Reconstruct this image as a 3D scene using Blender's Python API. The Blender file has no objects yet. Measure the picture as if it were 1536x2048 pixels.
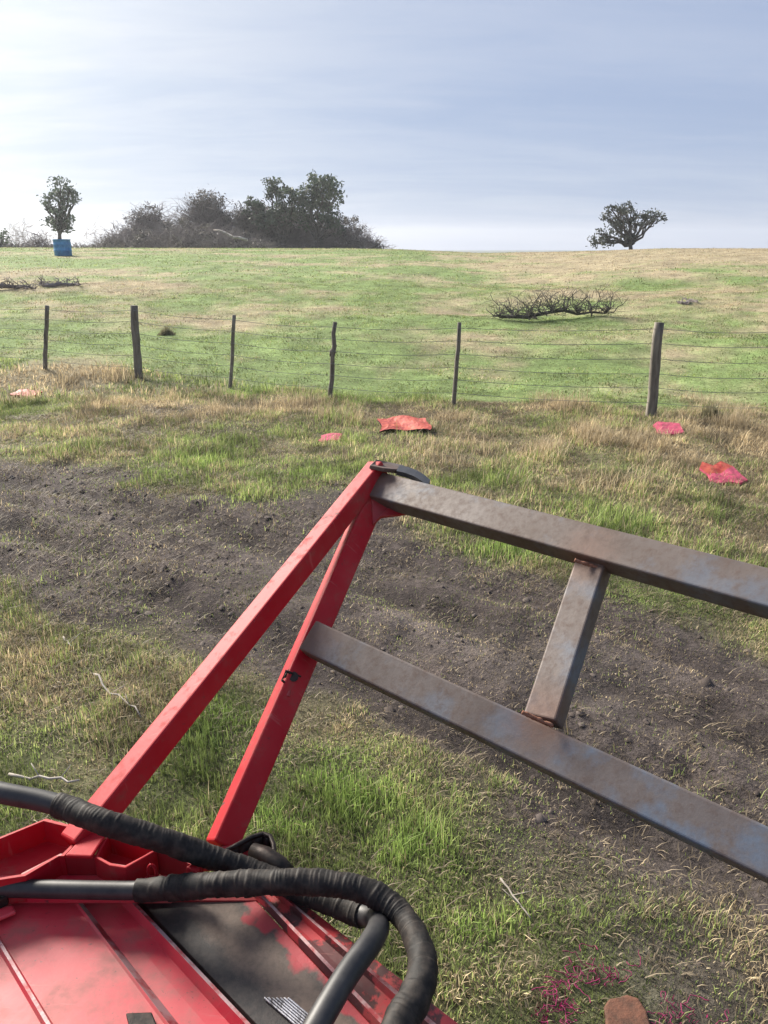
import bpy, math, random
import numpy as np
from mathutils import Vector

SC = bpy.context.scene
COL = SC.collection
R = math.radians
random.seed(11)
RNG = np.random.default_rng(7)

# ------------------------------------------------------------------ camera
CAM_H = 2.15
F = 1538.0
PITCH = R(18.8)
CP, SP = math.cos(PITCH), math.sin(PITCH)
cd = bpy.data.cameras.new('camera')
cam = bpy.data.objects.new('camera', cd)
COL.objects.link(cam)
cam.location = (0, 0, CAM_H)
cam.rotation_euler = (R(90) - PITCH, 0, 0)
cd.sensor_fit = 'VERTICAL'
cd.sensor_height = 36
cd.sensor_width = 36
cd.lens = F / 2048 * 36
cd.clip_start = 0.05
cd.clip_end = 9000
SC.camera = cam
SC.render.resolution_x = 768
SC.render.resolution_y = 1024

# ------------------------------------------------------------------ light
SUN_AZ = R(-43)      # measured from +Y, negative to the left
SUN_EL = R(29)
sun_dir = Vector((math.sin(SUN_AZ) * math.cos(SUN_EL), math.cos(SUN_AZ) * math.cos(SUN_EL), math.sin(SUN_EL)))
ld = bpy.data.lights.new('sun', 'SUN')
ld.energy = 5.0
ld.angle = R(22)
ld.color = (1.0, 0.93, 0.82)
lo = bpy.data.objects.new('sun', ld)
COL.objects.link(lo)
lo.rotation_euler = (-sun_dir).to_track_quat('-Z', 'Y').to_euler()
lo.location = (-20, 20, 30)

W = bpy.data.worlds.new('World')
SC.world = W
W.use_nodes = True
nt = W.node_tree
nt.nodes.clear()


def N(nt, t, **kw):
    n = nt.nodes.new(t)
    for k, v in kw.items():
        if k in n.inputs.keys() if hasattr(n, 'inputs') else False:
            n.inputs[k].default_value = v
        else:
            setattr(n, k, v)
    return n


def math_n(nt, op, a, b=None, c=None, clamp=False):
    n = nt.nodes.new('ShaderNodeMath')
    n.operation = op
    n.use_clamp = clamp
    for i, v in enumerate((a, b, c)):
        if v is None:
            continue
        if isinstance(v, (int, float)):
            n.inputs[i].default_value = v
        else:
            nt.links.new(v, n.inputs[i])
    return n.outputs[0]


def ramp(nt, fac, stops, interp='LINEAR'):
    n = nt.nodes.new('ShaderNodeValToRGB')
    n.color_ramp.interpolation = interp
    cr = n.color_ramp
    while len(cr.elements) > 1:
        cr.elements.remove(cr.elements[-1])
    for i, (p, c) in enumerate(stops):
        e = cr.elements[0] if i == 0 else cr.elements.new(p)
        e.position = p
        if isinstance(c, (int, float)):
            c = (c, c, c)
        e.color = (c[0], c[1], c[2], 1)
    nt.links.new(fac, n.inputs[0])
    return n.outputs[0]


def mixc(nt, fac, a, b, blend='MIX'):
    n = nt.nodes.new('ShaderNodeMix')
    n.data_type = 'RGBA'
    n.blend_type = blend
    if isinstance(fac, (int, float)):
        n.inputs[0].default_value = fac
    else:
        nt.links.new(fac, n.inputs[0])
    for idx, v in ((6, a), (7, b)):
        if isinstance(v, (tuple, list)):
            n.inputs[idx].default_value = (v[0], v[1], v[2], 1)
        else:
            nt.links.new(v, n.inputs[idx])
    return n.outputs[2]


def noise(nt, vec, scale, detail=4, rough=0.55, dist=0.0):
    n = nt.nodes.new('ShaderNodeTexNoise')
    n.inputs['Scale'].default_value = scale
    n.inputs['Detail'].default_value = detail
    n.inputs['Roughness'].default_value = rough
    n.inputs['Distortion'].default_value = dist
    if vec is not None:
        nt.links.new(vec, n.inputs['Vector'])
    return n.outputs[0]


def mapping(nt, vec, scale=(1, 1, 1), rot=(0, 0, 0), loc=(0, 0, 0)):
    n = nt.nodes.new('ShaderNodeMapping')
    n.inputs['Scale'].default_value = scale
    n.inputs['Rotation'].default_value = rot
    n.inputs['Location'].default_value = loc
    nt.links.new(vec, n.inputs['Vector'])
    return n.outputs[0]


# sky: physical sky seen through thin high cloud
tc = nt.nodes.new('ShaderNodeTexCoord')
gen = tc.outputs['Generated']
sky = nt.nodes.new('ShaderNodeTexSky')
sky.sky_type = 'NISHITA'
sky.sun_disc = False
sky.sun_elevation = SUN_EL
sky.sun_rotation = SUN_AZ
sky.altitude = 100
sky.air_density = 1.0
sky.dust_density = 0.6
sky.ozone_density = 2.5
sep = nt.nodes.new('ShaderNodeSeparateXYZ')
nt.links.new(gen, sep.inputs[0])
zc = math_n(nt, 'MAXIMUM', sep.outputs[2], 0.0)
den = math_n(nt, 'ADD', zc, 0.13)
cx = math_n(nt, 'DIVIDE', sep.outputs[0], den)
cy = math_n(nt, 'DIVIDE', sep.outputs[1], den)
comb = nt.nodes.new('ShaderNodeCombineXYZ')
nt.links.new(cx, comb.inputs[0])
nt.links.new(cy, comb.inputs[1])
n1 = noise(nt, mapping(nt, comb.outputs[0], (0.42, 1.25, 1), (0, 0, R(-24))), 1.0, 7, 0.56, 0.5)
n2 = noise(nt, mapping(nt, comb.outputs[0], (0.7, 2.0, 1), (0, 0, R(-30)), (4, 1, 0)), 2.0, 6, 0.6, 0.4)
cl = math_n(nt, 'ADD', math_n(nt, 'MULTIPLY', n1, 0.65), math_n(nt, 'MULTIPLY', n2, 0.35))
clm = ramp(nt, cl, [(0.36, 0.0), (0.66, 1.0)], 'EASE')
# closeness to the sun: thin cloud glows white round it
dot = nt.nodes.new('ShaderNodeVectorMath')
dot.operation = 'DOT_PRODUCT'
nrm = nt.nodes.new('ShaderNodeVectorMath')
nrm.operation = 'NORMALIZE'
nt.links.new(gen, nrm.inputs[0])
nt.links.new(nrm.outputs[0], dot.inputs[0])
dot.inputs[1].default_value = sun_dir
dpos = math_n(nt, 'MAXIMUM', dot.outputs['Value'], 0.0)
glow = math_n(nt, 'POWER', dpos, 9.0)
veil = nt.nodes.new('ShaderNodeMix')
veil.data_type = 'VECTOR'
veil.clamp_factor = False
veil.inputs[4].default_value = (3.5, 4.25, 6.0)
veil.inputs[5].default_value = (3.5 + 10.5, 4.25 + 9.6, 6.0 + 6.6)
nt.links.new(glow, veil.inputs[0])
# streaks: thicker cloud is greyer and paler, thin places bluer
stv = nt.nodes.new('ShaderNodeMix')
stv.data_type = 'VECTOR'
stv.inputs[4].default_value = (0.90, 0.93, 0.97)
stv.inputs[5].default_value = (1.16, 1.11, 1.05)
nt.links.new(clm, stv.inputs[0])
vm = nt.nodes.new('ShaderNodeVectorMath')
vm.operation = 'MULTIPLY'
nt.links.new(veil.outputs[1], vm.inputs[0])
nt.links.new(stv.outputs[1], vm.inputs[1])
skyc = mixc(nt, 0.88, sky.outputs[0], vm.outputs[0])
bg = nt.nodes.new('ShaderNodeBackground')
bg.inputs[1].default_value = 0.050
nt.links.new(skyc, bg.inputs[0])
out = nt.nodes.new('ShaderNodeOutputWorld')
nt.links.new(bg.outputs[0], out.inputs[0])

SC.view_settings.view_transform = 'Standard'
SC.view_settings.look = 'None'
SC.view_settings.exposure = 1.2
SC.view_settings.gamma = 1.0
SC.render.engine = 'CYCLES'


# ------------------------------------------------------------------ projection helpers
def ray(px, py):
    """world direction, one unit of depth along the view axis"""
    x = (px - 768) / F
    y = (1024 - py) / F
    return Vector((x, CP + y * SP, y * CP - SP))


def PD(px, py, d):
    return Vector((0, 0, CAM_H)) + ray(px, py) * d


def PZ(px, py, z):
    r = ray(px, py)
    return Vector((0, 0, CAM_H)) + r * ((z - CAM_H) / r.z)


def camvec(x, y, z):
    """vector given as right, up, forward of the view -> world"""
    return Vector((x, z * CP + y * SP, y * CP - z * SP))


# ------------------------------------------------------------------ value noise (numpy)
def _hash(ix, iy, s):
    h = (ix.astype(np.int64) * 374761393 + iy.astype(np.int64) * 668265263 + s * 1442695041) & 0xFFFFFFFF
    h = ((h ^ (h >> 13)) * 1274126177) & 0xFFFFFFFF
    h = h ^ (h >> 16)
    return (h & 0xFFFFFF) / float(0xFFFFFF)


def vnoise(x, y, s=0):
    ix, iy = np.floor(x), np.floor(y)
    fx, fy = x - ix, y - iy
    fx = fx * fx * (3 - 2 * fx)
    fy = fy * fy * (3 - 2 * fy)
    a, b = _hash(ix, iy, s), _hash(ix + 1, iy, s)
    c, d = _hash(ix, iy + 1, s), _hash(ix + 1, iy + 1, s)
    return (a * (1 - fx) + b * fx) * (1 - fy) + (c * (1 - fx) + d * fx) * fy


def fbm(x, y, f=1.0, o=4, s=0):
    t, a, n = 0, 0.5, 0
    for i in range(o):
        t = t + a * vnoise(x * f + 17.3 * i, y * f - 9.1 * i, s + i)
        n += a
        a *= 0.5
        f *= 2.03
    return t / n


def sstep(a, b, x):
    t = np.clip((x - a) / (b - a), 0, 1)
    return t * t * (3 - 2 * t)


# ------------------------------------------------------------------ terrain
# crest height against bearing (bearing as px column)
_bx = [(c - 768) / F for c in (-900, 0, 700, 800, 960, 1150, 1330, 1600, 2400)]
_bz = [2.34, 2.32, 2.27, 2.20, 1.93, 2.05, 2.27, 2.25, 2.2]


def terrain(x, y):
    x = np.asarray(x, float)
    y = np.asarray(y, float)
    r = np.hypot(x, y)
    tb = np.where(y > 0.2, x / np.maximum(y, 0.2) * 1.056, np.sign(x) * 5)
    zc = np.interp(tb, _bx, _bz)
    front = sstep(-0.3, 0.4, y / np.maximum(r, 0.01))
    t = np.clip((r - 13) / 49, 0, 1)
    z = zc * (1 - (1 - t) ** 1.5) * front
    far = sstep(62, 170, r)
    z = z * (1 - far) + far * (-1.5)
    z = z + sstep(350, 700, r) * 3.45
    z = z + (fbm(x, y, 0.22, 3, 3) - 0.5) * 0.22 * sstep(3, 9, r) * (1 - sstep(45, 62, r))
    z = z + (fbm(x, y, 1.1, 3, 5) - 0.5) * 0.10 * (1 - sstep(25, 50, r))
    return z


def ground_hit(px, py):
    r = ray(px, py)
    o = np.array((0, 0, CAM_H))
    d = np.array(r) / r.length
    t = 1.2
    prev = t
    while t < 3000:
        p = o + d * t
        if p[2] <= float(terrain(p[0], p[1])):
            lo_, hi_ = prev, t
            for _ in range(24):
                m = (lo_ + hi_) / 2
                p = o + d * m
                if p[2] <= float(terrain(p[0], p[1])):
                    hi_ = m
                else:
                    lo_ = m
            p = o + d * hi_
            return Vector((p[0], p[1], float(terrain(p[0], p[1]))))
        prev = t
        t *= 1.01
    p = o + d * 60
    return Vector((p[0], p[1], float(terrain(p[0], p[1]))))


def at_range(px, rng):
    """ground point under px column at a given range"""
    b = (px - 768) / F
    yv = rng / math.hypot(b * 0.947, 1)
    x = b * yv * 0.947
    return Vector((x, yv, float(terrain(x, yv))))


# ------------------------------------------------------------------ world-space ground zones
def poly_world(pts):
    return np.array([(ground_hit(px, py).x, ground_hit(px, py).y) for px, py in pts])


def poly_sdf(x, y, poly):
    """signed distance, positive inside"""
    n = len(poly)
    d = np.full(x.shape, 1e9)
    ins = np.zeros(x.shape, bool)
    for i in range(n):
        ax, ay = poly[i]
        bx, by = poly[(i + 1) % n]
        ex, ey = bx - ax, by - ay
        t = np.clip(((x - ax) * ex + (y - ay) * ey) / (ex * ex + ey * ey + 1e-9), 0, 1)
        d = np.minimum(d, np.hypot(x - ax - t * ex, y - ay - t * ey))
        c = ((ay > y) != (by > y)) & (x < ex * (y - ay) / (ey if abs(ey) > 1e-9 else 1e-9) + ax)
        ins ^= c
    return np.where(ins, d, -d)


TRACK = poly_world([(-900, 880), (-300, 915), (0, 928), (200, 942), (350, 972), (520, 988), (720, 992), (880, 1080), (1130, 1150),
                    (1300, 1205), (1536, 1290), (2100, 1420), (2300, 2000), (1800, 1960), (1536, 1820), (1250, 1720), (1020, 1600), (830, 1470),
                    (650, 1400), (480, 1345), (340, 1325), (250, 1260), (130, 1215), (-50, 1130), (-400, 1080), (-900, 1020)])
WORN = poly_world([(900, 1560), (1100, 1560), (1300, 1620), (1700, 1780), (1900, 2300), (1150, 2300), (1250, 2000), (1180, 1850), (1050, 1760)])


def blob(x, y, px, py, rpx, rpy, pw=1.0):
    c = ground_hit(px, py)
    e = ground_hit(px + rpx, py)
    u = ground_hit(px, py - rpy)
    l = ground_hit(px, py + rpy)
    ra = max(abs(e.x - c.x), 0.02)
    rb = max(abs(u.y - l.y) / 2, 0.02)
    q = ((x - c.x) / ra) ** 2 + ((y - (u.y + l.y) / 2) / rb) ** 2
    return np.exp(-q * pw)


LUSH = [(430, 1455, 75, 70, 1.0), (380, 1560, 60, 60, .6), (560, 1640, 80, 60, 1.0), (660, 1560, 110, 60, .9), (700, 1610, 90, 60, 1.0),
        (800, 1700, 100, 60, 1.0), (900, 1750, 60, 50, .6), (955, 1865, 45, 45, 1.1), (1190, 1890, 70, 35, .5), (1040, 1650, 60, 50, .5), (1150, 1850, 160, 70, .45), (1330, 1880, 120, 60, .35), (1180, 1930, 90, 40, .4),
        (420, 940, 170, 32, .5), (560, 955, 110, 25, .55), (120, 905, 150, 18, .4), (1010, 1105, 110, 25, .8), (1340, 1060, 220, 45, .35),
        (1400, 1185, 160, 35, .5), (30, 1075, 60, 12, .7), (110, 1160, 70, 30, .45), (1050, 965, 90, 20, .5), (700, 840, 60, 16, .7),
        (720, 800, 190, 10, .8), (1180, 800, 50, 18, .5), (480, 790, 60, 12, .6), (1420, 830, 35, 14, .6), (60, 1240, 60, 30, .35)]
TALL = [(205, 755, 80, 22, .9), (330, 800, 120, 25, .7), (600, 810, 50, 20, .8), (680, 840, 60, 14, .5), (1110, 815, 50, 26, 1.0), (1060, 905, 90, 34, .8),
        (1180, 880, 45, 30, 1.1), (1500, 880, 80, 55, 1.3), (1440, 820, 60, 26, .7), (920, 850, 70, 26, .7), (1290, 905, 90, 30, .6),
        (880, 920, 80, 30, .6), (1250, 975, 140, 25, .6), (40, 800, 60, 22, .7), (460, 830, 90, 22, .6), (1000, 1890, 90, 70, .5), (1050, 1990, 90, 60, .6), (920, 2000, 70, 60, .8)]


def zones(x, y):
    """returns dict of zone weights at world x, y (what grows and lies there)"""
    wx = (fbm(x, y, 0.9, 3, 21) - 0.5) * 0.9 + (fbm(x, y, 4.0, 3, 27) - 0.5) * 0.35
    r = np.hypot(x, y)
    sd = poly_sdf(x, y, TRACK) + wx * np.clip(r * 0.16, 0.3, 1.2)
    track = sstep(-0.10, 0.16, sd)
    sdw = poly_sdf(x, y, WORN) + wx * 0.5
    worn = sstep(-0.2, 0.3, sdw) * 0.75
    lush = np.zeros_like(x)
    for a in LUSH:
        lush = np.maximum(lush, blob(x, y, *a[:4]) * a[4])
    tall = np.zeros_like(x)
    for a in TALL:
        tall = np.maximum(tall, blob(x, y, *a[:4]) * a[4])
    lush = lush * (0.55 + 0.9 * fbm(x, y, 5.0, 3, 41))
    return dict(track=track, worn=worn, lush=np.clip(lush, 0, 1), tall=np.clip(tall, 0, 1.2), r=r)


FENCE_PX = [(-330, 700), (-95, 716), (85, 735), (276, 752), (456, 775), (658, 795), (905, 808), (1302, 830), (1560, 842), (1850, 852)]
FENCE = [ground_hit(*p) for p in FENCE_PX]


def beyond(x, y):
    """distance beyond the fence line"""
    fx = np.array([p.x for p in FENCE])
    fy = np.array([p.y for p in FENCE])
    o = np.argsort(fx)
    return y - np.interp(x, fx[o], fy[o])


def dryness(x, y, z):
    """0 fresh green ... 1 straw"""
    b = beyond(x, y)
    n = fbm(x, y, 0.55, 4, 51)
    n2 = fbm(x * 0.7, y * 1.2, 0.30, 4, 57)
    near = 0.40 + (n - 0.5) * 2.3 + (fbm(x, y, 2.4, 3, 61) - 0.5) * 1.0
    field = 0.24 + (n - 0.5) * 2.0 + (n2 - 0.5) * 1.9 + (fbm(x, y, 2.1, 3, 61) - 0.5) * 1.2 + 0.30 * sstep(7, 11, b) * (1 - sstep(15, 20, b))
    cre = sstep(28, 46, z['r']) * sstep(0.02, 0.20, x / np.maximum(y, 1)) * 1.15
    near = near - 0.18 * sstep(-1.4, -2.8, b) - 0.02
    field = field - 0.08 * (1 - sstep(6, 12, b))
    d = np.where(b > 0.4, field + cre - 0.25 * sstep(0.4, 1.5, b) * (1 - sstep(4, 6, b)), near + 0.12)
    for a in ((60, 1430, 240, 150), (150, 1560, 200, 110), (60, 1300, 200, 90), (980, 1950, 160, 120)):
        d = d + 0.45 * blob(x, y, *a)
    d = d + 0.42 * z['tall'] - 0.85 * z['lush']
    return np.clip(d, 0, 1)


# ------------------------------------------------------------------ mesh helpers
class MB:
    def __init__(s):
        s.v, s.f, s.m = [], [], []

    def add(s, vs, fs, mi=0):
        o = len(s.v)
        s.v.extend([tuple(v) for v in vs])
        for f in fs:
            s.f.append(tuple(i + o for i in f))
            s.m.append(mi)

    def box(s, c, sx, sy, sz, ax=None, mi=0):
        c = Vector(c)
        if ax is None:
            ax = (Vector((1, 0, 0)), Vector((0, 1, 0)), Vector((0, 0, 1)))
        vs = []
        for k in (-1, 1):
            for j in (-1, 1):
                for i in (-1, 1):
                    vs.append(c + ax[0] * (i * sx / 2) + ax[1] * (j * sy / 2) + ax[2] * (k * sz / 2))
        s.add(vs, [(0, 2, 3, 1), (4, 5, 7, 6), (0, 1, 5, 4), (2, 6, 7, 3), (0, 4, 6, 2), (1, 3, 7, 5)], mi)

    def tube(s, pts, rad, n=8, cap=True, mi=0, mod=None, phase=0):
        pts = [Vector(p) for p in pts]
        if isinstance(rad, (int, float)):
            rad = [rad] * len(pts)
        t0 = (pts[1] - pts[0]).normalized()
        u = t0.orthogonal().normalized()
        vs = []
        L = 0
        for i, p in enumerate(pts):
            t = (pts[min(i + 1, len(pts) - 1)] - pts[max(i - 1, 0)]).normalized()
            u = (u - t * u.dot(t)).normalized()
            w = t.cross(u)
            if i:
                L += (p - pts[i - 1]).length
            for k in range(n):
                a = 2 * math.pi * k / n + phase
                rr = rad[i]
                if mod:
                    rr += mod(L, a, rad[i])
                vs.append(p + (u * math.cos(a) + w * math.sin(a)) * rr)
        fs = []
        for i in range(len(pts) - 1):
            for k in range(n):
                k2 = (k + 1) % n
                fs.append((i * n + k, i * n + k2, (i + 1) * n + k2, (i + 1) * n + k))
        if cap:
            fs.append(tuple(range(n))[::-1])
            fs.append(tuple((len(pts) - 1) * n + k for k in range(n)))
        s.add(vs, fs, mi)

    def build(s, name, mat, parent=None, smooth=False, bevel=0, segs=2):
        me = bpy.data.meshes.new(name)
        me.from_pydata(s.v, [], s.f)
        mats = mat if isinstance(mat, (list, tuple)) else [mat]
        for m_ in mats:
            me.materials.append(m_)
        me.polygons.foreach_set('material_index', s.m)
        if smooth:
            me.polygons.foreach_set('use_smooth', [True] * len(s.f))
        me.update()
        o = bpy.data.objects.new(name, me)
        COL.objects.link(o)
        if parent is not None:
            o.parent = parent
            o.matrix_parent_inverse = parent.matrix_basis.inverted()
        if bevel:
            b = o.modifiers.new('bevel', 'BEVEL')
            b.width = bevel
            b.segments = segs
            b.limit_method = 'ANGLE'
            b.angle_limit = R(40)
            b.harden_normals = False
        return o


def tag(o, label=None, cat=None, group=None, kind=None):
    if label:
        o['label'] = label
    if cat:
        o['category'] = cat
    if group:
        o['group'] = group
    if kind:
        o['kind'] = kind
    return o


def empty(name, loc, label, cat, group=None):
    o = bpy.data.objects.new(name, None)
    o.location = loc
    o.empty_display_size = 0.1
    COL.objects.link(o)
    return tag(o, label, cat, group)


def np_mesh(name, verts, loops, ls, lt, mat, col=None, smooth=False, parent=None):
    me = bpy.data.meshes.new(name)
    me.vertices.add(len(verts))
    me.vertices.foreach_set('co', np.ascontiguousarray(verts, dtype=np.float32).ravel())
    me.loops.add(len(loops))
    me.loops.foreach_set('vertex_index', loops.astype(np.int32))
    me.polygons.add(len(ls))
    me.polygons.foreach_set('loop_start', ls.astype(np.int32))
    me.polygons.foreach_set('loop_total', lt.astype(np.int32))
    if smooth:
        me.polygons.foreach_set('use_smooth', np.ones(len(ls), bool))
    me.update(calc_edges=True)
    if col is not None:
        a = me.color_attributes.new('Col', 'FLOAT_COLOR', 'POINT')
        c4 = np.ones((len(verts), 4), np.float32)
        c4[:, :3] = col
        a.data.foreach_set('color', c4.ravel())
    me.materials.append(mat)
    o = bpy.data.objects.new(name, me)
    COL.objects.link(o)
    if parent is not None:
        o.parent = parent
        o.matrix_parent_inverse = parent.matrix_basis.inverted()
    return o


# ------------------------------------------------------------------ materials
def new_mat(name):
    m = bpy.data.materials.new(name)
    m.use_nodes = True
    t = m.node_tree
    b = t.nodes['Principled BSDF']
    return m, t, b


def bump(t, b, h, strength=0.3, dist=0.01):
    n = t.nodes.new('ShaderNodeBump')
    n.inputs['Strength'].default_value = strength
    n.inputs['Distance'].default_value = dist
    t.links.new(h, n.inputs['Height'])
    t.links.new(n.outputs[0], b.inputs['Normal'])


def objco(t):
    return t.nodes.new('ShaderNodeTexCoord').outputs['Object']


def mat_ground():
    m, t, b = new_mat('ground_soil')
    at = t.nodes.new('ShaderNodeAttribute')
    at.attribute_name = 'Col'
    o = objco(t)
    n1 = noise(t, o, 14, 6, 0.7)
    n2 = noise(t, o, 60, 5, 0.7)
    n3 = noise(t, mapping(t, o, (1, 1, 0.2)), 2.2, 5, 0.65)
    f = math_n(t, 'ADD', math_n(t, 'MULTIPLY', n1, 0.5), math_n(t, 'MULTIPLY', n2, 0.5))
    v = ramp(t, f, [(0.33, 0.45), (0.5, 0.95), (0.66, 1.75)])
    v2 = ramp(t, n3, [(0.3, 0.75), (0.7, 1.25)])
    c = mixc(t, 1.0, at.outputs[0], v, 'MULTIPLY')
    c = mixc(t, 1.0, c, v2, 'MULTIPLY')
    t.links.new(c, b.inputs['Base Color'])
    b.inputs['Roughness'].default_value = 0.95
    b.inputs['Specular IOR Level'].default_value = 0.15
    bump(t, b, f, 0.9, 0.05)
    return m


def mat_blade(name, trans=0.35, rough=0.6):
    m, t, b = new_mat(name)
    at = t.nodes.new('ShaderNodeAttribute')
    at.attribute_name = 'Col'
    t.links.new(at.outputs[0], b.inputs['Base Color'])
    b.inputs['Roughness'].default_value = rough
    b.inputs['Specular IOR Level'].default_value = 0.25
    tr = t.nodes.new('ShaderNodeBsdfTranslucent')
    t.links.new(at.outputs[0], tr.inputs[0])
    mx = t.nodes.new('ShaderNodeMixShader')
    mx.inputs[0].default_value = trans
    t.links.new(b.outputs[0], mx.inputs[1])
    t.links.new(tr.outputs[0], mx.inputs[2])
    t.links.new(mx.outputs[0], t.nodes['Material Output'].inputs[0])
    return m


def mat_soil_lump():
    m, t, b = new_mat('soil_lump')
    at = t.nodes.new('ShaderNodeAttribute')
    at.attribute_name = 'Col'
    t.links.new(at.outputs[0], b.inputs['Base Color'])
    b.inputs['Roughness'].default_value = 0.9
    b.inputs['Specular IOR Level'].default_value = 0.2
    return m


def mat_red(name, base=(0.36, 0.003, 0.012), dirt=0.35, rough=0.38, scr=(1, 1, 1), black=0.0, fade=0.25, coat=0.10, spec=0.35):
    m, t, b = new_mat(name)
    o = objco(t)
    big = noise(t, o, 5, 5, 0.6)
    fine = noise(t, mapping(t, o, scr), 38, 6, 0.7)
    grit = noise(t, o, 110, 4, 0.7)
    scrt = noise(t, mapping(t, o, (9, 90, 9), (0.2, 0.3, 0.9)), 1.0, 3, 0.6)
    c = mixc(t, math_n(t, 'MULTIPLY', ramp(t, big, [(0.35, 0.0), (0.7, 1.0)]), fade), base, (0.62, 0.13, 0.12))
    dm = ramp(t, math_n(t, 'ADD', math_n(t, 'MULTIPLY', fine, 0.6), math_n(t, 'MULTIPLY', big, 0.4)), [(0.5, 0.0), (0.68, 1.0)])
    c = mixc(t, math_n(t, 'MULTIPLY', dm, dirt), c, (0.16, 0.10, 0.075))
    if black != 0:
        bm = ramp(t, math_n(t, 'ADD', math_n(t, 'MULTIPLY', noise(t, o, 9, 6, 0.65, 0.6), 0.75), math_n(t, 'MULTIPLY', fine, 0.25)),
                  [(0.56 - black * 0.2, 0.0), (0.60 - black * 0.2, 1.0)])
        c = mixc(t, math_n(t, 'MULTIPLY', bm, 0.85), c, (0.035, 0.030, 0.029))
    chip = ramp(t, grit, [(0.64, 0.0), (0.68, 1.0)])
    c = mixc(t, math_n(t, 'MULTIPLY', chip, 0.6), c, (0.06, 0.04, 0.035))
    c = mixc(t, math_n(t, 'MULTIPLY', ramp(t, scrt, [(0.66, 0.0), (0.72, 1.0)]), 0.22), c, (0.50, 0.20, 0.18))
    t.links.new(c, b.inputs['Base Color'])
    rr = math_n(t, 'ADD', rough, math_n(t, 'MULTIPLY', dm, 0.3))
    t.links.new(rr, b.inputs['Roughness'])
    b.inputs['Coat Weight'].default_value = coat
    b.inputs['Specular IOR Level'].default_value = spec
    b.inputs['Coat Roughness'].default_value = 0.45
    bump(t, b, fine, 0.12, 0.004)
    return m


def mat_steel(joints):
    """old mill-finish steel, browned, faint blue patches, rust round the welds"""
    m, t, b = new_mat('weathered_steel')
    g = t.nodes.new('ShaderNodeNewGeometry').outputs['Position']
    n1 = noise(t, g, 7, 6, 0.6, 0.3)
    n2 = noise(t, g, 55, 6, 0.7)
    n3 = noise(t, mapping(t, g, (1, 1, 1), (0, 0, 0), (3, 7, 2)), 10, 5, 0.6)
    c = mixc(t, ramp(t, n1, [(0.35, 0.0), (0.62, 1.0)]), (0.085, 0.059, 0.048), (0.125, 0.100, 0.090))
    c = mixc(t, math_n(t, 'MULTIPLY', ramp(t, n3, [(0.52, 0.0), (0.64, 1.0)]), 0.38), c, (0.10, 0.135, 0.185))
    c = mixc(t, math_n(t, 'MULTIPLY', ramp(t, n2, [(0.48, 0.0), (0.66, 1.0)]), 0.6), c, (0.085, 0.050, 0.036))
    bd = t.nodes.new('ShaderNodeVectorMath')
    bd.operation = 'DISTANCE'
    t.links.new(g, bd.inputs[0])
    bd.inputs[1].default_value = PD(1400, 1630, 1.33)
    bw = math_n(t, 'MULTIPLY', ramp(t, math_n(t, 'ADD', bd.outputs['Value'], math_n(t, 'MULTIPLY', n1, 0.3)), [(0.25, 1.0), (0.65, 0.0)]), ramp(t, n3, [(0.44, 0.05), (0.60, 0.7)]))
    c = mixc(t, bw, c, (0.105, 0.145, 0.205))
    acc = None
    for j, rad in joints:
        d = t.nodes.new('ShaderNodeVectorMath')
        d.operation = 'DISTANCE'
        t.links.new(g, d.inputs[0])
        d.inputs[1].default_value = j
        w = math_n(t, 'SUBTRACT', 1.0, math_n(t, 'DIVIDE', math_n(t, 'ADD', d.outputs['Value'], math_n(t, 'MULTIPLY', math_n(t, 'SUBTRACT', n2, 0.5), 0.12)), rad), clamp=True)
        acc = w if acc is None else math_n(t, 'MAXIMUM', acc, w)
    c = mixc(t, ramp(t, acc, [(0.1, 0.0), (0.8, 0.75)]), c, (0.13, 0.065, 0.042))
    t.links.new(c, b.inputs['Base Color'])
    b.inputs['Metallic'].default_value = 0.1
    t.links.new(ramp(t, n2, [(0.3, 0.55), (0.7, 0.75)]), b.inputs['Roughness'])
    bump(t, b, n2, 0.2, 0.003)
    return m


def mat_simple(name, c0, c1, scale, rough=0.7, metal=0.0, bs=0.3, bd=0.005, stretch=(1, 1, 1), spec=0.3, lo=0.35, hi=0.65):
    m, t, b = new_mat(name)
    o = objco(t)
    n1 = noise(t, mapping(t, o, stretch), scale, 6, 0.65)
    t.links.new(mixc(t, ramp(t, n1, [(lo, 0.0), (hi, 1.0)]), c0, c1), b.inputs['Base Color'])
    b.inputs['Roughness'].default_value = rough
    b.inputs['Metallic'].default_value = metal
    b.inputs['Specular IOR Level'].default_value = spec
    bump(t, b, n1, bs, bd)
    return m


M_ground = mat_ground()
M_blade = mat_blade('grass_blades', 0.40)
M_lump = mat_soil_lump()
M_red = mat_red('red_paint', black=-0.30, dirt=0.55, fade=0.25, rough=0.56, coat=0.0, spec=0.2)
M_redpanel = mat_red('red_panel_paint', base=(0.52, 0.014, 0.036), dirt=0.75, rough=0.44, scr=(0.35, 0.35, 1), fade=0.55, coat=0.30, black=-0.35)
M_redscuff = mat_red('scuffed_red_paint', base=(0.42, 0.02, 0.03), dirt=0.6, rough=0.42, black=0.45, fade=0.6)
M_reddark = mat_red('dull_red_paint', base=(0.28, 0.008, 0.014), dirt=0.4, rough=0.45)
M_rubber = mat_simple('black_rubber', (0.012, 0.012, 0.014), (0.035, 0.033, 0.034), 30, 0.48, 0, 0.15, 0.002, spec=0.45)
M_wrap = mat_simple('spiral_guard_plastic', (0.009, 0.008, 0.008), (0.050, 0.040, 0.033), 45, 0.66, 0, 0.3, 0.003, spec=0.25, lo=0.42, hi=0.75)
M_iron = mat_simple('black_iron', (0.012, 0.011, 0.011), (0.05, 0.035, 0.03), 40, 0.5, 0.5, 0.3, 0.003)
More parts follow.
